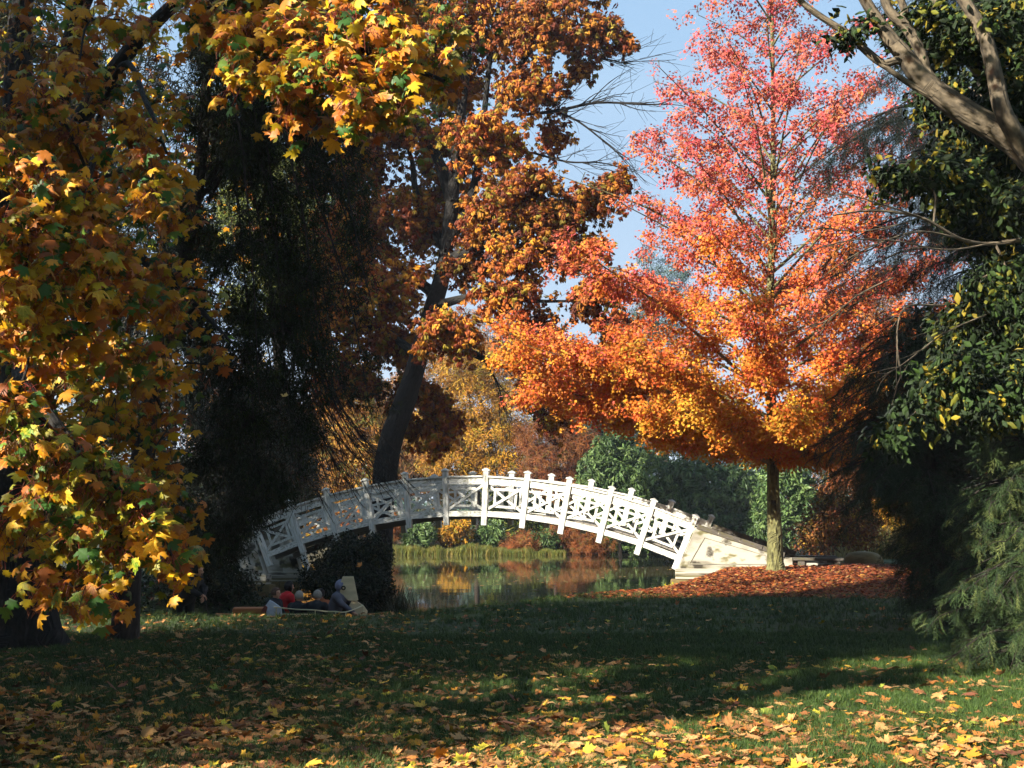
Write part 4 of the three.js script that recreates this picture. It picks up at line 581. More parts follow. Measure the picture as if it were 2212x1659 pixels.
farTree({ seed: 713, name: 'thicket_tree', label: 'dark green and tan tree behind the shaded left end of the bridge', d: 52, foot: 560, pal: [['#3c4420', 3], ['#5a4a20', 2], ['#6a4a26', 2], ['#34401e', 3]], masses: [[560, 900, 80, 80, 220], [500, 1000, 80, 70, 220], [600, 1010, 70, 60, 180], [560, 1090, 80, 50, 180], [640, 1080, 50, 40, 100], [480, 880, 70, 80, 160], [480, 1120, 70, 50, 150], [640, 930, 40, 60, 90]] });
farTree({ seed: 714, name: 'ash_tree', label: 'grey green tree at the far left behind everything, seen through the maple', d: 48, foot: 300, pal: P.dark, masses: [[300, 500, 150, 160, 340], [150, 700, 150, 160, 300], [350, 800, 120, 140, 280], [250, 1000, 140, 100, 240], [80, 1000, 120, 120, 220], [420, 1060, 70, 80, 130], [100, 400, 140, 160, 260], [60, 180, 150, 140, 220], [250, 220, 140, 140, 240], [380, 620, 70, 90, 120]] });
farTree({ seed: 715, name: 'holly_shrub', category: 'shrub', label: 'dark bush on the water edge under the bridge, behind the boat', d: 27.4, foot: 785, geo: ovalCluster, mat: M.leaf, gain: 1.3, pal: [['#1a2610', 4], ['#243214', 3], ['#3a3416', 1.5], ['#4a4a1c', 0.5]], size: 0.85, per: 7, masses: [[775, 1215, 50, 45, 260, 0.4, 0.8], [755, 1270, 60, 40, 220, 0, 0.8], [800, 1270, 38, 50, 200, 0, 0.6], [740, 1210, 40, 40, 130, 0.6, 0.8], [805, 1200, 25, 30, 90, 0.5, 0.5], [700, 1250, 40, 35, 120, 0.8, 0.8]] });
farTree({ seed: 718, name: 'laurel_shrub', category: 'shrub', label: 'dark laurel hiding the left foot of the bridge beside the maple', d: 28.5, foot: 470, geo: ovalCluster, mat: M.leaf, gain: 1.3, pal: [['#1e2a12', 4], ['#2a3616', 3], ['#3c3612', 1.5], ['#4a4a1c', 0.5]], size: 0.9, per: 6, masses: [[435, 1190, 55, 60, 230, 0, 1], [400, 1120, 60, 60, 180, 0, 1], [480, 1262, 60, 26, 130, 0, 0.8], [430, 1250, 60, 40, 150, 0, 0.8], [470, 1150, 26, 34, 60, 0.4, 0.6]] });
farTree({ seed: 716, name: 'spindle_shrub', category: 'shrub', label: 'low russet shrub right of the low wall', d: 47, foot: 1800, geo: ovalCluster, pal: [['#8a4a26', 3], ['#a06a2a', 2], ['#b08a2a', 1], ['#6a4a22', 2]], size: 1.5, per: 3, masses: [[1800, 1120, 50, 36, 200], [1765, 1160, 36, 26, 110], [1850, 1140, 46, 32, 150], [1810, 1090, 30, 26, 70]] });
farTree({ seed: 717, name: 'oak_tree', label: 'orange brown tree glowing far behind the sweetgum at right', d: 66, foot: 1880, pal: P.rust, masses: [[1880, 880, 70, 80, 220], [1950, 760, 80, 80, 220], [2020, 900, 80, 90, 220], [1860, 1000, 70, 60, 180], [1980, 1010, 80, 60, 180], [2090, 780, 90, 90, 200], [1900, 660, 70, 60, 130]] });
// low growth along the far waterline
const FS = 'bushes along the far waterline';
[[905, 1152, 34, 20, 'green', 'small green bush left of the reeds across the water'], [985, 1146, 34, 24, 'gold', 'little yellow bush framed under the crest of the bridge'], [1060, 1150, 26, 22, 'green', 'dark green bush right of the yellow one under the bridge'], [1130, 1172, 40, 20, 'rust', 'russet ferny bush at the right end of the reeds'], [1180, 1168, 30, 20, 'green', 'leafy green bush among the russet ones on the far waterline'], [1225, 1155, 46, 30, 'rust', 'larger russet bush beneath the right half of the railing'], [1280, 1172, 50, 22, 'rust', 'low russet bush next to the dark evergreen at the waterline'], [1365, 1166, 56, 26, 'green', 'broad green bush hanging over the far waterline at right'], [1450, 1178, 50, 18, 'dark', 'shaded dark bush at the waterline below the last railing panel'], [840, 1140, 30, 30, 'rust', 'brown bush at the far left end of the reed bed'], [950, 1120, 40, 30, 'dark', 'shadowy bush behind the yellow one on the far bank']].forEach((b, i) => {
  farTree({ seed: 740 + i, name: 'waterside_bush', category: 'bush', label: b[5], d: 86.5 + (i % 3) * 0.5 + (b[4] === 'dark' ? 2 : 0), foot: b[0], geo: b[4] === 'rust' ? dryCluster : rhodoCluster, mat: b[4] === 'green' ? M.glossy : M.leaf, pal: P[b[4]], size: 0.8, masses: [[b[0], b[1], b[2], b[3], Math.round(b[2] * b[3] * 0.16), 0, 1.4], [b[0] - b[2] * 0.5, b[1] + b[3] * 0.5, b[2] * 0.6, b[3] * 0.6, Math.round(b[2] * b[3] * 0.08), 0.4, 1]] });
});
// undergrowth on the far bank, read as one mass
{
  const L = new Leaves(), R = rng(795), pals = [P.gold, P.rust, P.green, P.pine, P.gold, P.olive, P.brown].map(e => palette(e, 1.6));
  for (let k = 0; k < 150; k++) { const x = -60 + 120 * R(), z = -96 - 14 * R(), r = 1.6 + 2.2 * R(), h = (1.6 + 2.8 * R()), q = pals[Math.floor(noise(x * 0.12, z * 0.12, 3) * 6.99)], y0 = sitY(x, z); for (let i = 0; i < 120; i++) { const u = inBall(R); u.setLength(0.6 + 0.4 * u.length()); L.add(V(x + u.x * r, y0 + h * 0.45 + u.y * h * 0.6, z + u.z * r), rv(R), u.clone().add(V(0, 0.5, 0)), 1.5, q(R, 0.3)); } }
  tag(L.mesh('undergrowth', farCluster, M.leaf), 'mixed undergrowth filling the far bank below the trees', 'undergrowth', null, 'stuff');
}
// wood beyond, read as one mass
{
  const L = new Leaves(), R = rng(801), trunks = new Tubes(), pals = [P.brown, P.dark, P.pine, P.gold, P.olive].map(e => palette(e, 1.3));
  for (let k = 0; k < 60; k++) { const x = -130 + 260 * R(), z = -118 - 40 * R(), h = 9 + 9 * R(), q = pals[Math.floor(R() * 5)], y0 = sitY(x, z); if (Math.abs(x / z) < 0.17 && x > 0 && h > 11) continue; trunks.add([V(x, y0, z), V(x + R(), y0 + h * 0.8, z)], [0.3, 0.1], 5); const r = 3 + 2.5 * R(); for (let i = 0; i < 220; i++) { const u = inBall(R); u.setLength(0.5 + 0.5 * u.length()); L.add(V(x + u.x * r, y0 + h * 0.58 + u.y * h * 0.46, z + u.z * r), rv(R), u.clone().add(V(0, 0.5, 0)), 2.2, q(R, 0.3)); } }
  const g = new THREE.Group(); g.name = 'distant_wood'; scene.add(g); tag(g, 'distant mixed wood closing the view beyond the pond', 'wood', null, 'stuff'); part('trunk', trunks.geo(), M.barkDark, g).userData.kind = 'stuff'; L.mesh('foliage', farCluster, M.leaf, g);
}
// reeds
{
  const R = rng(811), L = new Leaves(), pal = palette([['#9a9a3a', 3], ['#7a8a34', 3], ['#b09a4a', 2], ['#6a7a30', 2]]), g = blade(0.016, 0.3, 3);
  const bunch = (() => { const gs = [], Q = rng(5); for (let k = 0; k < 12; k++) { const b = g.clone(), s = 0.7 + Q() * 0.5; b.scale(1, s, 1); b.rotateX((Q() - 0.5) * 0.35); b.rotateY(Q() * 6.28); b.translate((Q() - 0.5) * 0.5, 0, (Q() - 0.5) * 0.5); gs.push(b); } return mergeGeometries(gs); })();
  for (let k = 0; k < 3400; k++) { const px = 800 + 420 * R(), d = 84.4 + 2.6 * R(), x = at(px, 1195, d).x, h = (0.6 + 0.5 * noise(px * 0.05, 3)) * (0.55 + 0.6 * R()) * (px > 1060 ? 0.75 : 1); L.add(V(x, Math.max(WATER - 0.1, groundY(x, -d)) - 0.05, -d), V((R() - 0.5) * 0.2, 1, (R() - 0.5) * 0.2), rv(R), h * 0.85, pal(R, 0.25)); }
  const o = L.mesh('reed_bed', bunch, M.grass); tag(o, 'bed of yellow green reeds along the far waterline under the bridge', 'reeds', null, 'stuff');
  const L2 = new Leaves(), p2 = palette([['#b5a060', 3], ['#9a8a48', 2], ['#8a8a40', 2]]);
  for (let k = 0; k < 900; k++) { const px = 1790 + 330 * R(), d = 50 + 10 * R(), x = at(px, 1195, d).x; L2.add(V(x, groundY(x, -d) - 0.05, -d), V((R() - 0.5) * 0.3, 1, (R() - 0.5) * 0.3), rv(R), 0.8 + 0.9 * R(), p2(R, 0.25)); }
  tag(L2.mesh('tall_dry_grass', bunch, M.grass), 'pale dry grass standing behind the boulder at right', 'grass', null, 'stuff');
  // weeds along the near bank
  const L3 = new Leaves(), p3 = palette([['#4c6420', 3], ['#6a7420', 2], ['#8a8a24', 1.2], ['#38501c', 2]]);
  for (let k = 0; k < 520; k++) { const t = R(), i = 2 + t * 6, a = pond[Math.floor(i)], b = pond[Math.min(8, Math.floor(i) + 1)], f = i % 1, x = lerp(a[0], b[0], f) + (R() - 0.2) * 0.9, z = lerp(a[1], b[1], f) + (R() - 0.1) * 0.6; if (pondDist(x, z) < -0.3) continue; const n = noise(x * 1.2, z * 1.2, 4); if (n < 0.42) continue; const y = groundY(x, z); for (let m = 0; m < 5; m++) L3.add(V(x + (R() - 0.5) * 0.3, y + R() * 0.34 * n, z + (R() - 0.5) * 0.3), rv(R).add(V(0, 0.2, 0)), V(0, 1, 0.4).add(rv(R, 0.6)), 0.7 + 0.5 * R(), (x > 3.4 ? mixc(p3(R), lin('#a89a20'), 0.6) : p3(R))); }
  tag(L3.mesh('bank_weeds', ovalCluster, M.leaf), 'ragged green weeds along the near edge of the pond', 'weeds', null, 'stuff');
  // dark ground ivy behind the boat
  const L4 = new Leaves(), p4 = palette([['#26361a', 3], ['#344420', 3], ['#4a4a1e', 1], ['#5a3a1c', 1]]);
  for (let k = 0; k < 2600; k++) { const x = -16 + 11.5 * R(), z = -26.2 - 12 * R(); if (pondDist(x, z) < 0.05) continue; L4.add(V(x, groundY(x, z) + 0.05 + 0.35 * R() * noise(x, z, 9), z), rv(R), V(0, 1, 0.5).add(rv(R, 0.7)), 0.9 + 0.6 * R(), p4(R, 0.3)); }
  for (let k = 0; k < 700; k++) { const x = -11 + 4.5 * R(), z = -19.5 - 2.5 * R(); L4.add(V(x, groundY(x, z) + 0.03 + 0.2 * R(), z), rv(R), V(0, 1, 0.5).add(rv(R, 0.7)), 0.8 + 0.5 * R(), p4(R, 0.3)); }
  tag(L4.mesh('ground_ivy', ovalCluster, M.glossy), 'dark ground ivy covering the shaded bank behind the boat', 'ivy', null, 'stuff');
  // reeds standing in the water right of the dark bush
  const L5 = new Leaves(); for (let k = 0; k < 26; k++) { const p = at(842 + 46 * R(), 1300, 25.5 + 2 * R()); L5.add(V(p.x, WATER, p.z), V((R() - 0.3) * 0.5, 1, 0), rv(R), 0.5 + 0.4 * R(), lin('#2c3016')); }
  tag(L5.mesh('dark_rushes', bunch, M.grass), 'dark rushes in the water right of the bush', 'rushes', null, 'stuff');
  // leaves afloat
  const L6 = new Leaves(), p6 = palette([['#c89a3a', 2], ['#a8702a', 2], ['#d8c060', 1], ['#8a4a1c', 1]]);
  for (let k = 0; k < 900; k++) { const x = -6 + 20 * R(), z = -26 - 46 * R() * R(); if (pondDist(x, z) > -0.4 || noise(x * 0.25, z * 0.5, 6) < 0.45) continue; L6.add(V(x, WATER + 0.008, z), V(R() - 0.5, 0, R() - 0.5), V(0, 1, 0), 0.09 + 0.05 * R(), p6(R)); }
  tag(L6.mesh('floating_leaves', mapleGeos[0], M.dryLeaf), 'scattered fallen leaves afloat on the pond', 'leaves', null, 'stuff');
}

// ---------------------------------------------------------------- grass and fallen leaves
{
  const R = rng(901), L = new Leaves(), pal = palette([['#5c7e34', 4], ['#74963e', 3], ['#4c6c2e', 3], ['#8a9e50', 1.5]], 0.78);
  const place = (n, z0, z1, s0, s1, spread) => { for (let k = 0; k < n; k++) { const z = z0 + (z1 - z0) * Math.pow(R(), 0.8), x = (R() * 2 - 1) * (0.5 * -z + 0.6) * spread; if (pondDist(x, z) < 0.5) continue; const lm = leafMound(x, z), bare = 0.5 * smooth(0.58, 0.8, fbm(x * 1.3, z * 1.3, 4, 3)) + lm * 1.2 + smooth(-1, -6, x) * smooth(-20, -8, z) * 0.3; if (R() < bare) continue; const n1 = noise(x * 2.1, z * 2.1, 7); L.add(V(x, groundY(x, z) - 0.01, z), V((R() - 0.5) * 0.3, 1, (R() - 0.5) * 0.3), rv(R), (s0 + (s1 - s0) * R()) * (0.6 + 0.7 * n1), pal(R, 0.2)); } };
  place(74000, -5.2, -11, 0.028, 0.06, 1.3); place(58000, -11, -17, 0.035, 0.065, 1.25); place(40000, -17, -31, 0.05, 0.08, 1.25);
  tag(L.mesh('grass', grassTuft, M.grass), 'short green blades of the park lawn', 'grass', null, 'stuff');
  // leaves on the lawn
  const litter = new THREE.Group(); litter.name = 'leaf_litter'; scene.add(litter); tag(litter, 'fallen maple leaves, tan, amber and yellow, strewn over the foreground grass', 'leaves', null, 'stuff');
  const tan = palette([['#d89a5c', 4], ['#e4ac6a', 3], ['#c87c38', 3], ['#e8a030', 2], ['#a4683a', 3], ['#f0bc40', 1.2], ['#8c5438', 1.5], ['#f0d840', 0.6], ['#a4b044', 0.4]], 1.3), items = [];
  const drop = (n, z0, z1, dens) => { for (let k = 0; k < n; k++) { const z = z0 + (z1 - z0) * R(), x = (R() * 2 - 1) * (0.5 * -z + 0.6) * 1.2; if (pondDist(x, z) < 0.3) continue; const n1 = noise(x * 0.9, z * 0.9, 12), n2 = noise(x * 2.7, z * 2.7, 13); const w = dens(x, z) * (0.35 + 1.1 * n1) * (0.6 + 0.8 * n2); if (R() > w) continue; items.push([x, z]); } };
  drop(17000, -5.6, -9.5, (x, z) => lerp(1, 0.6, smooth(-1, 4, x)) * lerp(1, 0.65, smooth(-7.5, -9.5, z)));
  drop(11000, -9.5, -14, (x, z) => lerp(0.7, 0.24, smooth(-3, 4, x)));
  drop(7800, -14, -22, (x, z) => lerp(0.6, 0.10, smooth(-5, 3, x)));
  const all = items.map(([x, z]) => { const big = R() < 0.35, s = (big ? 0.095 : 0.055) * (0.6 + 0.6 * R()), p = V(x, groundY(x, z) + 0.012 + 0.04 * R(), z), a = R() * 6.28, tilt = R() < 0.2 ? 1.1 : 0.45; return { p, tip: V(Math.cos(a), (R() - 0.4) * tilt, Math.sin(a)), face: V((R() - 0.5) * tilt * 1.6, R() < 0.4 ? -1 : 1, (R() - 0.5) * tilt * 1.6), s, c: tan(R, 0.22), g: [0, 1, 2, 4, 5, 5][Math.floor(R() * 6)], see: 0 }; });
  all.forEach(i => { const c = i.p.clone().applyMatrix4(camera.matrixWorldInverse); i.see = c.z < 0 && Math.abs(c.x / -c.z) < 1106 / FPX && Math.abs(c.y / -c.z) < 829 / FPX ? i.s / -c.z : 0; });
  all.sort((a, b) => b.see - a.see);
  const rest = [new Leaves(), new Leaves(), new Leaves()], mats = []; for (let k = 0; k < 16; k++) { const c = tan(R, 0.12); mats.push([c, leafMat({ color: new THREE.Color().setRGB(...c.map(v => Math.min(1, v))), map: leafVein, transmission: 0.15, roughness: 0.75 })]); }
  all.forEach((it, k) => { if (k < 300) { let best = mats[0], bd = 9; for (const m of mats) { const d = Math.hypot(m[0][0] - it.c[0], m[0][1] - it.c[1], m[0][2] - it.c[2]); if (d < bd) { bd = d; best = m; } } const T = new Leaves(); T.add(it.p, it.tip, it.face, it.s, it.c); const m = part('leaf', mapleGeos[it.g], best[1], litter); m.matrix.fromArray(T.m); m.matrix.decompose(m.position, m.quaternion, m.scale); } else rest[k % 3].add(it.p, it.tip, it.face, it.s, it.c); });
  rest[0].mesh('leaf_cover', mapleGeos[5], M.dryLeaf, litter); rest[1].mesh('leaf_cover', mapleGeos[0], M.dryLeaf, litter); rest[2].mesh('leaf_cover', mapleGeos[1], M.dryLeaf, litter);
  // red litter under the sweetgum
  const red = palette([['#c45c28', 4], ['#d87a3a', 3], ['#a04a24', 3], ['#dca048', 1.4], ['#7c3c1e', 2.4], ['#e8bc74', 0.6]]), L2 = new Leaves();
  for (let k = 0; k < 95000; k++) { const x = -1 + 21 * R(), z = -23.5 - 12.5 * R(), m = leafMound(x, z); if (pondDist(x, z) < 0.15 || R() > m * 1.05 + 0.035) continue; const a = R() * 6.28; L2.add(V(x, groundY(x, z) + 0.01 + 0.04 * R(), z), V(Math.cos(a), (R() - 0.4) * 0.7, Math.sin(a)), V((R() - 0.5) * 1.3, 1, (R() - 0.5) * 1.3), 0.055 + 0.045 * R(), red(R, 0.25)); }
  tag(L2.mesh('red_leaf_carpet', fan(starPts, 0.1), M.dryLeaf), 'carpet of rusty red leaves under the sweetgum', 'leaves', null, 'stuff');
  // two leaves caught falling
  const f1 = part('falling_leaf', mapleGeos[1], leafMat({ color: 0xe8e0a0, map: leafVein })); f1.position.copy(at(614, 857, 9)); f1.rotation.set(1.25, 0.3, -0.6); f1.scale.setScalar(0.05); tag(f1, 'pale yellow leaf in mid fall before the dark hanging branches', 'leaf');
  const f2 = part('falling_leaf', mapleGeos[3], leafMat({ color: 0xd89a5a, map: leafVein })); f2.position.copy(at(779, 1223, 11)); f2.rotation.set(0.3, 0.5, 0.6); f2.scale.setScalar(0.045); tag(f2, 'tan leaf in mid fall before the dark bush at the bridge', 'leaf');
}

// ---------------------------------------------------------------- stones by the end wall
{
  const g = new THREE.IcosahedronGeometry(0.5, 4), p = g.attributes.position; for (let i = 0; i < p.count; i++) { const v = V().fromBufferAttribute(p, i), f = 1 + 0.22 * (fbm(v.x * 3 + 5, v.y * 3, v.z * 3, 3) - 0.5); p.setXYZ(i, v.x * f * 1.15, Math.max(-0.3, v.y * f * 0.62), v.z * f); } g.computeVertexNormals();
  const b = part('boulder', g, blockStone); const q = at(1866, 1226, 33); b.position.set(q.x, groundY(q.x, q.z) + 0.12, q.z); tag(b, 'rounded grey boulder on the red leaves right of the low wall', 'boulder');
  const sh = new THREE.Shape(); sh.moveTo(-0.36, 0); sh.lineTo(0.12, 0); sh.lineTo(0.33, 0.34); sh.lineTo(0.34, 0.50); sh.lineTo(0.12, 0.47); sh.closePath();
  const sl = part('stone_slab', new THREE.ExtrudeGeometry(sh, { depth: 0.12, bevelEnabled: true, bevelSize: 0.012, bevelThickness: 0.012, bevelSegments: 1 }), new THREE.MeshStandardMaterial({ color: 0xd8c8a4, roughness: 0.85, bumpMap: soilBump(), bumpScale: 0.006 })); const s = at(1844, 1212, 35); sl.position.set(s.x, groundY(s.x, s.z) - 0.02, s.z); tag(sl, 'pale tilted stone slab behind the boulder', 'slab');
  const bag = thing('picnic_bag', 'small blue and white bag lying at the end of the low wall', 'bag', (() => { const z = at(1770, 1208, 34.5); return [z.x, groundY(z.x, z.z), z.z]; })(), 0.3);
  part('bag_body', new RoundedBoxGeometry(0.34, 0.22, 0.2, 2, 0.07), new THREE.MeshStandardMaterial({ color: 0x8fa3b0, roughness: 0.8 }), bag).position.y = 0.11; const fl = part('bag_flap', new RoundedBoxGeometry(0.2, 0.14, 0.22, 2, 0.05), new THREE.MeshStandardMaterial({ color: 0xe8e8e4, roughness: 0.8 }), bag); fl.position.set(-0.1, 0.16, 0.01); fl.rotation.z = 0.5;
}
function soilBump() { return barkBump; }

// ---------------------------------------------------------------- boat
const BD = 24, boatMid = at(660, 1330, BD);
const boat = thing('rowing_boat', 'long wooden rowing boat with rope rails carrying passengers, moored below the bridge', 'boat', [boatMid.x, WATER + 0.06, -BD], 0.10);
{
  const wood = (hex) => { const map = dataTex(128, (u, v) => { const f = tileFbm(u * 0.25, v, 12, 3, 4); return [0.55 + 0.45 * f, 0.55 + 0.45 * f, 0.55 + 0.45 * f]; }); return new THREE.MeshStandardMaterial({ color: hex, map, roughness: 0.6, bumpMap: map, bumpScale: 0.003 }); };
  const dark = wood(0x3c2a1c), orange = wood(0xc07038), cream = wood(0xf2ddb0), whiteM = wood(0xdde6f2), red = wood(0x7a2a1e), rope = new THREE.MeshStandardMaterial({ color: 0xcbbf9a, roughness: 0.9 });
  const N = 24, half = 1.85, sec = t => { const w = 0.62 * Math.pow(Math.max(0, 1 - Math.pow(Math.abs(t), 2.6)), 0.6) + 0.03, k = 0.10 * t * t * t * t; return [[w, 0.36 + k], [w * 0.94, 0.10 + k], [w * 0.66, -0.12 + k], [-w * 0.66, -0.12 + k], [-w * 0.94, 0.10 + k], [-w, 0.36 + k]]; };
  const shell = off => { const p = [], idx = []; for (let i = 0; i <= N; i++) { const t = i / N * 2 - 1, s = sec(t); for (const [z, y] of s) p.push(t * (half - off), y + (y < 0.3 ? off : 0), z * (1 - off / 0.7)); } for (let i = 0; i < N; i++) for (let k = 0; k < 5; k++) { const a = i * 6 + k, b = a + 6; idx.push(a, b, a + 1, a + 1, b, b + 1); } const g = new THREE.BufferGeometry(); g.setAttribute('position', new THREE.Float32BufferAttribute(p, 3)); g.setIndex(idx); g.computeVertexNormals(); return g; };
  dark.side = THREE.DoubleSide; part('hull', mergeGeometries([shell(0), shell(0.035)]), dark, boat);
  for (const s of [1, -1]) { const t = new Tubes(), pts = []; for (let i = 0; i <= N; i++) { const q = i / N * 2 - 1, c = sec(q)[0]; pts.push(V(q * half, c[1] + 0.01, s * (c[0] - 0.015))); } t.add(pts, () => 0.028, 6); part('gunwale', t.geo(), orange, boat); }
  for (const x of [-1.15, -0.55, 0.05, 0.65, 1.15]) { const b = part('thwart', new RoundedBoxGeometry(0.24, 0.035, 1.1, 1, 0.01), orange, boat); b.position.set(x, 0.14, 0); }
  // long blunt prow timber
  const L = (px, py, d) => { const w = at(px, py, d); return boat.worldToLocal(w); }; boat.updateMatrixWorld();
  const a = L(504, 1318, 24), b = L(602, 1319, 24);
  const pr = part('prow_timber', new RoundedBoxGeometry(a.distanceTo(b), 0.14, 0.22, 2, 0.05), orange, boat); pr.position.copy(a).add(b).multiplyScalar(0.5);
  // rope rail on stanchions
  const posts = [[556, 1312, 24.2], [597, 1312, 23.6], [681, 1318, 23.5], [725, 1321, 23.5], [747, 1322, 23.6], [784, 1308, 24.2]].map(e => L(...e));
  posts.forEach(p => { const s = part('stanchion', new THREE.CylinderGeometry(0.012, 0.014, p.y - 0.3 + 0.02, 6), rope, boat); s.position.set(p.x, (p.y + 0.3) / 2, p.z); });
  const t = new Tubes(), rp = []; posts.forEach((p, i) => { rp.push(p); if (posts[i + 1]) rp.push(p.clone().lerp(posts[i + 1], 0.5).add(V(0, -0.012, 0))); }); t.add(curve(rp, 40), () => 0.013, 6); part('rope_rail', t.geo(), rope, boat);
  const lo = new Tubes(); lo.add(curve([L(556, 1327, 24.1), L(680, 1327, 23.5)], 10), () => 0.012, 6); part('rope_rail', lo.geo(), rope, boat);
  // boards: a pale pointed backrest with a red oar blade beside it, and the cream stern boards
  const poly = (pts, d, th, mat, name) => { const P = pts.map(e => L(e[0], e[1], d)), o = P[0], sh = new THREE.Shape(); P.forEach((p, i) => i ? sh.lineTo(p.x - o.x, p.y - o.y) : sh.moveTo(0, 0)); sh.closePath(); const m = part(name, new THREE.ExtrudeGeometry(sh, { depth: th, bevelEnabled: true, bevelSize: 0.008, bevelThickness: 0.008, bevelSegments: 2 }), mat, boat); m.position.set(o.x, o.y, o.z - th / 2); return m; };
  poly([[583, 1297], [589, 1300], [607, 1313], [609, 1331], [577, 1331], [574, 1309]], 23.65, 0.03, whiteM, 'seat_back').userData.label = 'pale blue white pointed seat back';
  poly([[573, 1308], [577, 1312], [572, 1332], [563, 1332], [566, 1318]], 23.6, 0.03, red, 'oar_blade').userData.label = 'dark red oar blade';
  poly([[741, 1246], [763, 1246], [770, 1282], [773, 1296], [768, 1298], [752, 1296], [736, 1280], [734, 1268], [737, 1256]], 24.25, 0.04, cream, 'stern_board').userData.label = 'tall cream stern board';
  poly([[761, 1297], [770, 1299], [785, 1309], [793, 1320], [792, 1330], [756, 1330], [760, 1314], [755, 1308]], 24.3, 0.04, cream, 'stern_board').userData.label = 'lower cream stern board';
  const knob = part('rowlock', new THREE.TorusGeometry(0.035, 0.014, 8, 16), new THREE.MeshStandardMaterial({ color: 0x201c18, roughness: 0.5, metalness: 0.6 }), boat); knob.position.copy(L(742, 1270, 24.18));
}

// ---------------------------------------------------------------- people
function field(fn, c, half, res, mat) {
  const mc = new MarchingCubes(res, mat, false, false, 60000); mc.isolation = 0; const n = mc.size, p = V();
  for (let k = 0; k < n; k++) for (let j = 0; j < n; j++) for (let i = 0; i < n; i++) { p.set(c.x + (i / n * 2 - 1) * half, c.y + (j / n * 2 - 1) * half, c.z + (k / n * 2 - 1) * half); mc.field[i + j * n + k * n * n] = -fn(p); }
  mc.update(); const g = new THREE.BufferGeometry(), q = mc.positionArray.slice(0, mc.count * 3), nn = mc.normalArray.slice(0, mc.count * 3);
  for (let i = 0; i < q.length; i += 3) { q[i] = c.x + q[i] * half; q[i + 1] = c.y + q[i + 1] * half; q[i + 2] = c.z + q[i + 2] * half; }
  g.setAttribute('position', new THREE.BufferAttribute(q, 3)); g.setAttribute('normal', new THREE.BufferAttribute(nn, 3)); return g;
}
const capsule = (p, a, b, ra, rb) => { const ex = b.x - a.x, ey = b.y - a.y, ez = b.z - a.z, wx = p.x - a.x, wy = p.y - a.y, wz = p.z - a.z, t = clamp((wx * ex + wy * ey + wz * ez) / (ex * ex + ey * ey + ez * ez + 1e-9)); return Math.hypot(wx - ex * t, wy - ey * t, wz - ez * t) - lerp(ra, rb, t); };
const smin = (a, b, k) => { const h = clamp(0.5 + 0.5 * (b - a) / k); return lerp(b, a, h) - k * h * (1 - h); };
const bones = (list, k, grow = 0) => p => { let d = 9; for (const [a, b, ra, rb] of list) d = smin(d, capsule(p, a, b, ra + grow, rb + grow), k); return d; };
// a hand of palm, four unequal fingers and a thumb, curled a little; it points along +x
const handGeo = (() => { const l = [[V(0, 0, 0), V(0.075, 0, 0), 0.03, 0.034]]; [[-0.03, 0.066], [-0.01, 0.078], [0.011, 0.073], [0.03, 0.056]].forEach(([z, L]) => { const a = V(0.085, 0, z), b = V(0.085 + L * 0.45, -0.004, z * 1.15), c = V(0.085 + L * 0.8, -0.022, z * 1.2), d = V(0.085 + L * 0.95, -0.045, z * 1.2); l.push([a, b, 0.0092, 0.0088], [b, c, 0.0088, 0.0082], [c, d, 0.0082, 0.0074]); }); l.push([V(0.02, 0, -0.028), V(0.055, -0.012, -0.058), 0.013, 0.0105], [V(0.055, -0.012, -0.058), V(0.082, -0.024, -0.062), 0.0105, 0.009]); return field(bones(l, 0.008), V(0.08, 0, 0), 0.115, 44); })();
function headField(p) { // face towards +z, centre of the skull at the origin
  let d = Math.hypot(p.x / 0.076, (p.y - 0.012) / 0.098, (p.z + 0.006) / 0.094) - 1; d *= 0.08;
  d = smin(d, capsule(p, V(0, -0.06, 0.03), V(0, -0.085, 0.045), 0.05, 0.032), 0.03);              // jaw and chin
  d = smin(d, capsule(p, V(0, 0.005, 0.085), V(0, -0.03, 0.108), 0.009, 0.014), 0.012);             // nose
  for (const s of [-1, 1]) { d = smin(d, capsule(p, V(s * 0.02, 0.022, 0.085), V(s * 0.048, 0.02, 0.07), 0.009, 0.008), 0.012); d = -smin(-d, Math.hypot(p.x - s * 0.031, p.y - 0.003, p.z - 0.094) - 0.013, 0.008); d = smin(d, capsule(p, V(s * 0.078, 0.02, -0.005), V(s * 0.08, -0.02, 0), 0.012, 0.008), 0.006); }
  d = smin(d, capsule(p, V(-0.018, -0.054, 0.083), V(0.018, -0.054, 0.083), 0.007, 0.007), 0.006);  // lips
  return d;
}
const headGeo = field(headField, V(0, -0.005, 0.01), 0.145, 48);
const hairGeo = long => field(p => { const d = headField(p) - 0.014 - 0.006 * (noise(p.x * 60, p.y * 60, p.z * 60) - 0.5); const face = p.z - (0.045 + (p.y > 0.05 ? (p.y - 0.05) * 1.6 : 0)); const low = (long ? -0.11 : -0.045) - p.y; return Math.max(d, face, low); }, V(0, 0.01, 0), 0.16, 44);
const hairShort = hairGeo(false), hairLong = hairGeo(true);
const cloth = (hex, r = 0.9) => new THREE.MeshPhysicalMaterial({ color: hex, roughness: r, sheen: 0.3, sheenRoughness: 0.6 });
const skin = new THREE.MeshPhysicalMaterial({ color: 0xc99678, roughness: 0.55 });
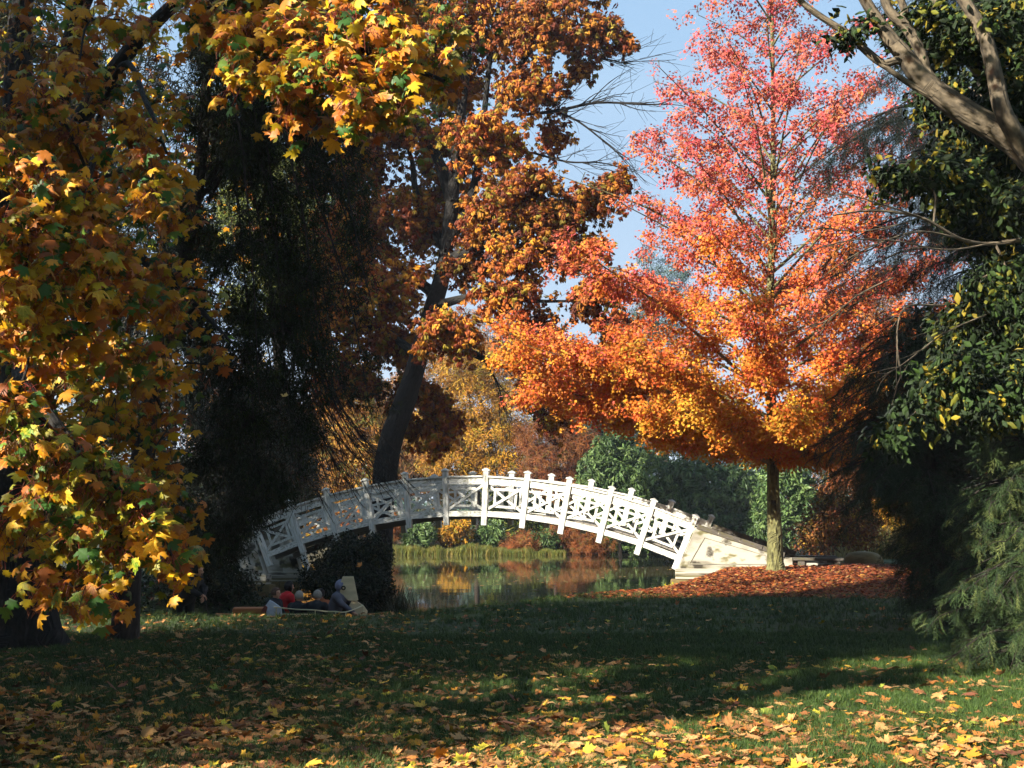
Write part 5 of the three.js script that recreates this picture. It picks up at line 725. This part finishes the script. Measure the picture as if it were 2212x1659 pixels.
function person(o) {
  const g = thing('person', o.label, 'person', o.at, o.turn || 0, o.group), J = o.joints, b = [];
  const mid = (a, c, t) => a.clone().lerp(c, t);
  const torso = [[J.hip, mid(J.hip, J.chest, 0.5), 0.135, 0.13], [mid(J.hip, J.chest, 0.5), J.chest, 0.13, 0.15], [J.sl, J.sr, 0.068, 0.068], [J.chest, J.neck, 0.11, 0.06]];
  const arms = [[J.sl, J.el, 0.055, 0.043], [J.el, J.wl, 0.042, 0.03], [J.sr, J.er, 0.055, 0.043], [J.er, J.wr, 0.042, 0.03]];
  const legs = [[J.hl, J.kl, 0.085, 0.06], [J.kl, J.al, 0.058, 0.04], [J.hr, J.kr, 0.085, 0.06], [J.kr, J.ar, 0.058, 0.04], [J.hl, J.hr, 0.10, 0.10]];
  const neck = [[J.neck, mid(J.neck, J.head, 0.6), 0.052, 0.05]];
  const all = Object.values(J), box = new THREE.Box3().setFromPoints(all), c = box.getCenter(V()), half = Math.max(...box.getSize(V()).toArray()) / 2 + 0.22;
  const res = Math.min(96, Math.ceil(half * 2 / 0.018));
  const Hd = headGeo.clone(); Hd.deleteAttribute('uv'); const hq = new THREE.Quaternion().setFromEuler(new THREE.Euler(...(o.headTurn || [0, 0, 0]))); Hd.applyMatrix4(new THREE.Matrix4().compose(J.head, hq, V(1, 1, 1)));
  const parts = [field(bones([...torso, ...arms, ...legs, ...neck], 0.035), c, half, res), Hd];
  for (const [w, e, s] of [[J.wl, J.el, 1], [J.wr, J.er, -1]]) { const x = w.clone().sub(e).normalize(), z = V(0, 0, 1).addScaledVector(x, -x.z).normalize(), y = V().crossVectors(z, x); parts.push(handGeo.clone().applyMatrix4(new THREE.Matrix4().makeBasis(x, y, z).setPosition(w))); }
  part('body', mergeGeometries(parts), skin, g);
  part('jacket', field(p => Math.max(bones([...torso, ...arms], 0.04, 0.022)(p) + 0.012 * (noise(p.x * 22, p.y * 13, p.z * 22) - 0.5), -(Math.min(p.distanceTo(J.wl), p.distanceTo(J.wr)) - 0.045)), c, half, res), cloth(o.jacket), g);
  part('trousers', field(bones(legs, 0.035, 0.018), c, half, res), cloth(o.trousers), g);
  for (const a of [J.al, J.ar]) { const s = part('shoe', new THREE.CapsuleGeometry(0.048, 0.16, 4, 10), cloth(0x1c1815, 0.6), g); s.rotation.x = Math.PI / 2; s.position.copy(a).add(V(0, -0.045, 0.07)); }
  const hair = part(o.hat ? 'hat' : 'hair', o.long ? hairLong : hairShort, cloth(o.hair, 0.95), g); hair.position.copy(J.head); hair.quaternion.copy(hq);
  if (o.hood) { const h = part('hood', field(p => Math.max(headField(p) - 0.03, p.z - 0.06), V(0, 0, 0), 0.18, 36), cloth(o.hood), g); h.position.copy(J.head); h.quaternion.copy(hq); }
  return g;
}
const sitting = (lean = 0.05, arms = 0) => ({ hip: V(0, 0.12, 0), chest: V(0, 0.46, lean), neck: V(0, 0.58, lean + 0.01), head: V(0, 0.74, lean + 0.045), sl: V(0.17, 0.52, lean), sr: V(-0.17, 0.52, lean), el: V(0.23, 0.26, lean + 0.08 + arms * 0.1), er: V(-0.23, 0.26, lean + 0.08), wl: V(0.14, 0.20 + arms * 0.18, lean + 0.30), wr: V(-0.12, 0.18, lean + 0.28), hl: V(0.09, 0.10, 0.04), hr: V(-0.09, 0.10, 0.04), kl: V(0.11, 0.12, 0.45), kr: V(-0.11, 0.12, 0.45), al: V(0.11, -0.26, 0.50), ar: V(-0.11, -0.26, 0.50) });
const aboard = 'passengers in the rowing boat';
const seat = (px, py, d) => { const h = at(px, py, d); return [h.x, h.y - 0.74, h.z]; };   // from where the head is
person({ at: seat(590, 1281, 24.25), turn: 1.2, label: 'person in a dark coat and brown cap seated behind the pale seat back', joints: sitting(0.03), jacket: 0x1e2026, trousers: 0x22242a, hair: 0x5a4234, hat: true, group: aboard });
person({ at: seat(616, 1268, 24.6), turn: 2.2, label: 'dark haired person in a bright red jacket seated in the boat', joints: sitting(0.05), jacket: 0xc4141c, trousers: 0x20222a, hair: 0x1a1412, long: true, group: aboard });
person({ at: seat(641, 1289, 24.1), turn: 2.6, label: 'grey haired person in a black coat seated next to the red jacket', joints: sitting(0.04, 1), jacket: 0x14161a, trousers: 0x1a1c20, hair: 0x9a8f80, group: aboard });
person({ at: seat(683, 1287, 24.0), turn: 2.9, label: 'grey haired person in a black coat seated in the middle of the boat', joints: sitting(0.03, 0.5), jacket: 0x121418, trousers: 0x1a1c20, hair: 0x8f867a, group: aboard });
person({ at: seat(702, 1284, 24.45), turn: -2.2, label: 'person in a rust brown jacket seated toward the stern', joints: sitting(0.10), jacket: 0x8a4a1e, trousers: 0x2a2620, hair: 0x241a14, group: aboard });
{ const J = sitting(0.16, 1); J.head.y = 0.74; J.el = V(0.22, 0.40, 0.36); J.wl = V(0.18, 0.22, 0.58); J.er = V(-0.20, 0.38, 0.30); J.wr = V(-0.1, 0.20, 0.52);
  person({ at: seat(717, 1266, 24.35), turn: 1.35, label: 'person in a lilac grey hooded jacket leaning forward at the stern boards', joints: J, jacket: 0x55545f, trousers: 0x2c2c30, hair: 0x8a8490, hood: 0x7d7d92, headTurn: [0.3, 0, 0], group: aboard }); }
{ // the dark figure on the bank
  const f = at(398, 1328, 21.3), y = groundY(f.x, f.z); const J = { hip: V(0.02, 0.80, 0), chest: V(0.12, 1.08, 0.05), neck: V(0.20, 1.20, 0.08), head: V(0.27, 1.32, 0.12), sl: V(0.2, 1.14, -0.12), sr: V(0.08, 1.14, 0.22), el: V(0.32, 0.95, -0.12), er: V(0.2, 0.92, 0.26), wl: V(0.36, 0.84, 0.04), wr: V(0.33, 0.86, 0.16), hl: V(0.07, 0.78, -0.06), hr: V(-0.07, 0.78, 0.06), kl: V(0.10, 0.42, -0.02), kr: V(-0.12, 0.42, 0.10), al: V(0.10, 0.07, -0.06), ar: V(-0.15, 0.07, 0.06) };
  person({ at: [f.x, y, f.z], label: 'person in black clothes bending over a walking pole on the bank beside the boat', joints: J, jacket: 0x0e0e10, trousers: 0x101012, hair: 0x141210, headTurn: [0.3, 1.2, 0] });
  const t = new Tubes(); t.add([V(f.x + 0.36, y + 1.0, f.z + 0.12), V(f.x + 0.62, y + 0.0, f.z + 0.2)], [0.011, 0.009], 6); const st = part('walking_pole', t.geo(), new THREE.MeshStandardMaterial({ color: 0x15120f, roughness: 0.6 })); tag(st, 'thin dark pole held by the black clad person on the bank', 'pole');
}

// ---------------------------------------------------------------- trees of the park beside and behind the viewer, whose shade falls into the view
function parkTree(seed, name, label, x, z, h, masses, pal) {
  const R = rng(seed), y = groundY(x, z) - 0.1, f = V(x, y, z), p = palette(pal);
  const limbs = [{ pts: [f, V(x + 0.1, y + h * 0.4, z), V(x, y + h * 0.92, z)], r: [0.02 * h + 0.05, 0.06], n: 10 }];
  grow({ seed, name, label, limbs, blobs: masses.map(m => [V(x + m[0], m[1], z + m[2]), V(m[3], m[4], m[5] ?? m[3]), m[6] ?? Math.round(m[3] * m[4] * 26)]), bark: M.barkDark, leafGeo: farCluster, sides: 5, twigs: false, subR: 0.06, shell: 0.5, droop: 0,
    leaves: (L, pts, dir, RR, shade, u) => { for (let k = 0; k < 2; k++) L.add(pts[2].clone().add(rv(RR, 0.4)), rv(RR).add(V(0, -0.4, 0)), u.clone().add(rv(RR, 0.8)).add(V(0, 0.5, 0)), 0.8 * (0.7 + 0.6 * RR()), p(RR, 0.3)); } });
}
const leafy = [['#6a6a24', 3], ['#8a6a22', 2], ['#4a5a20', 3], ['#7a4a1c', 1]], deep = [['#24341a', 3], ['#2e4020', 3], ['#3c4a22', 2]];
parkTree(851, 'lime_tree', 'broad lime tree left of the view that shades the middle of the lawn', -14.5, -6.0, 18, [[0, 5, 0.4, 5.6, 3.6, 5.2, 1300], [1, 9.5, -1.2, 4.8, 3.4, 4.4, 1200], [0.8, 12.5, 0.9, 4.6, 3.4, 4.2, 1200], [1.0, 16, 1.4, 4, 2.8, 3.6, 900], [-1, 3, -0.5, 4.2, 2, 4]], leafy);
parkTree(852, 'plane_tree', 'tall plane tree left of the bridge outside the view, shading its left end', -16.5, -27, 27, [[0, 5, 0, 4.6, 3.6, 4.4, 1200], [0.4, 9, -0.2, 4.6, 3.4, 4.4, 1200], [0.2, 13, -1.4, 3.8, 3, 3.4, 800], [-0.4, 16.5, -3, 3.6, 2.8, 3.2, 700], [-0.6, 20.5, -3.4, 3.6, 2.8, 3.2, 700], [-0.6, 24.5, -3.6, 3, 2.6, 2.8, 500]], leafy);
parkTree(853, 'hornbeam_tree', 'low spreading hornbeam behind the maple left of the view', -12.5, -19.5, 9, [[0, 3.4, 0, 4, 2.8, 3.8, 800], [0.4, 6.6, -0.4, 3.8, 2.4, 3.4, 800]], leafy);
parkTree(854, 'laurel_shrub', 'round evergreen laurel just left of the viewer, shading the near corner of grass', -7.6, -5.0, 2.6, [[0, 1.2, 0, 1.7, 1.2, 1.5, 120], [0.2, 2.2, 0, 1.4, 0.7, 1.2, 70]], deep);
parkTree(855, 'horse_chestnut', 'large chestnut to the right of the viewer outside the view', 13, -3, 17, [[0, 5, 0, 5, 3.2], [0, 9, 0, 5, 3.2], [0, 13, 0, 4.4, 3], [0, 16, 0, 3, 2]], leafy);
parkTree(856, 'horse_chestnut', 'large chestnut behind the viewer outside the view', 5, 12, 18, [[0, 6, 0, 5.5, 3.4], [0, 10, 0, 5.5, 3.4], [0, 14, 0, 4.6, 3]], leafy);
parkTree(857, 'copper_beech', 'copper beech behind the right hand conifers outside the view', 17, -17, 18, [[0, 4, 0, 4.5, 3.2], [0, 8, 0, 4.6, 3.2], [0, 12, 0, 4.4, 3], [0, 16, 0, 3, 2.2]], [['#4a2418', 3], ['#5a2e1c', 2]]);
parkTree(858, 'field_maple', 'field maple farther left of the view beyond the lime', -24, 3, 16, [[0, 4, 0, 5, 3.2, 4.6, 600], [0, 8, 0, 5, 3.2, 4.4, 600], [0, 12, 0, 4.4, 3, 4, 500]], leafy);
parkTree(859, 'sycamore_tree', 'sycamore in the wood on the left behind the hornbeam', -24, -14, 15, [[0, 4, 0, 5, 3.2, 4.6, 600], [0, 8, 0, 5, 3.2, 4.4, 600], [0, 12, 0, 4, 3, 4, 400]], leafy);
parkTree(860, 'horse_chestnut', 'large chestnut behind the viewer to the left outside the view', -6, 19, 18, [[0, 6, 0, 5.5, 3.4], [0, 10, 0, 5.5, 3.4], [0, 14, 0, 4.6, 3]], leafy);
parkTree(861, 'horse_chestnut', 'large chestnut behind the viewer to the right outside the view', 17, 10, 18, [[0, 6, 0, 6, 3.4], [0, 10, 0, 6, 3.4], [0, 14, 0, 5, 3]], leafy);
parkTree(862, 'sycamore_tree', 'sycamore behind the viewer to the far left', -13, 20, 20, [[0, 6, 0, 5.5, 3.4], [0, 10, 0, 5.5, 3.4], [0, 15, 0, 5, 3.4]], leafy);
parkTree(863, 'sycamore_tree', 'tall sycamore in the second row behind the viewer', -1, 28, 23, [[0, 6, 0, 7, 4], [0, 12, 0, 7, 4], [0, 18, 0, 6, 4]], leafy);
parkTree(864, 'sycamore_tree', 'sycamore behind the viewer on the right in the second row', 11, 24, 22, [[0, 6, 0, 7, 4], [0, 12, 0, 7, 4], [0, 18, 0, 6, 4]], leafy);

camera.far = 900; camera.updateProjectionMatrix();
renderer.render(scene, camera);
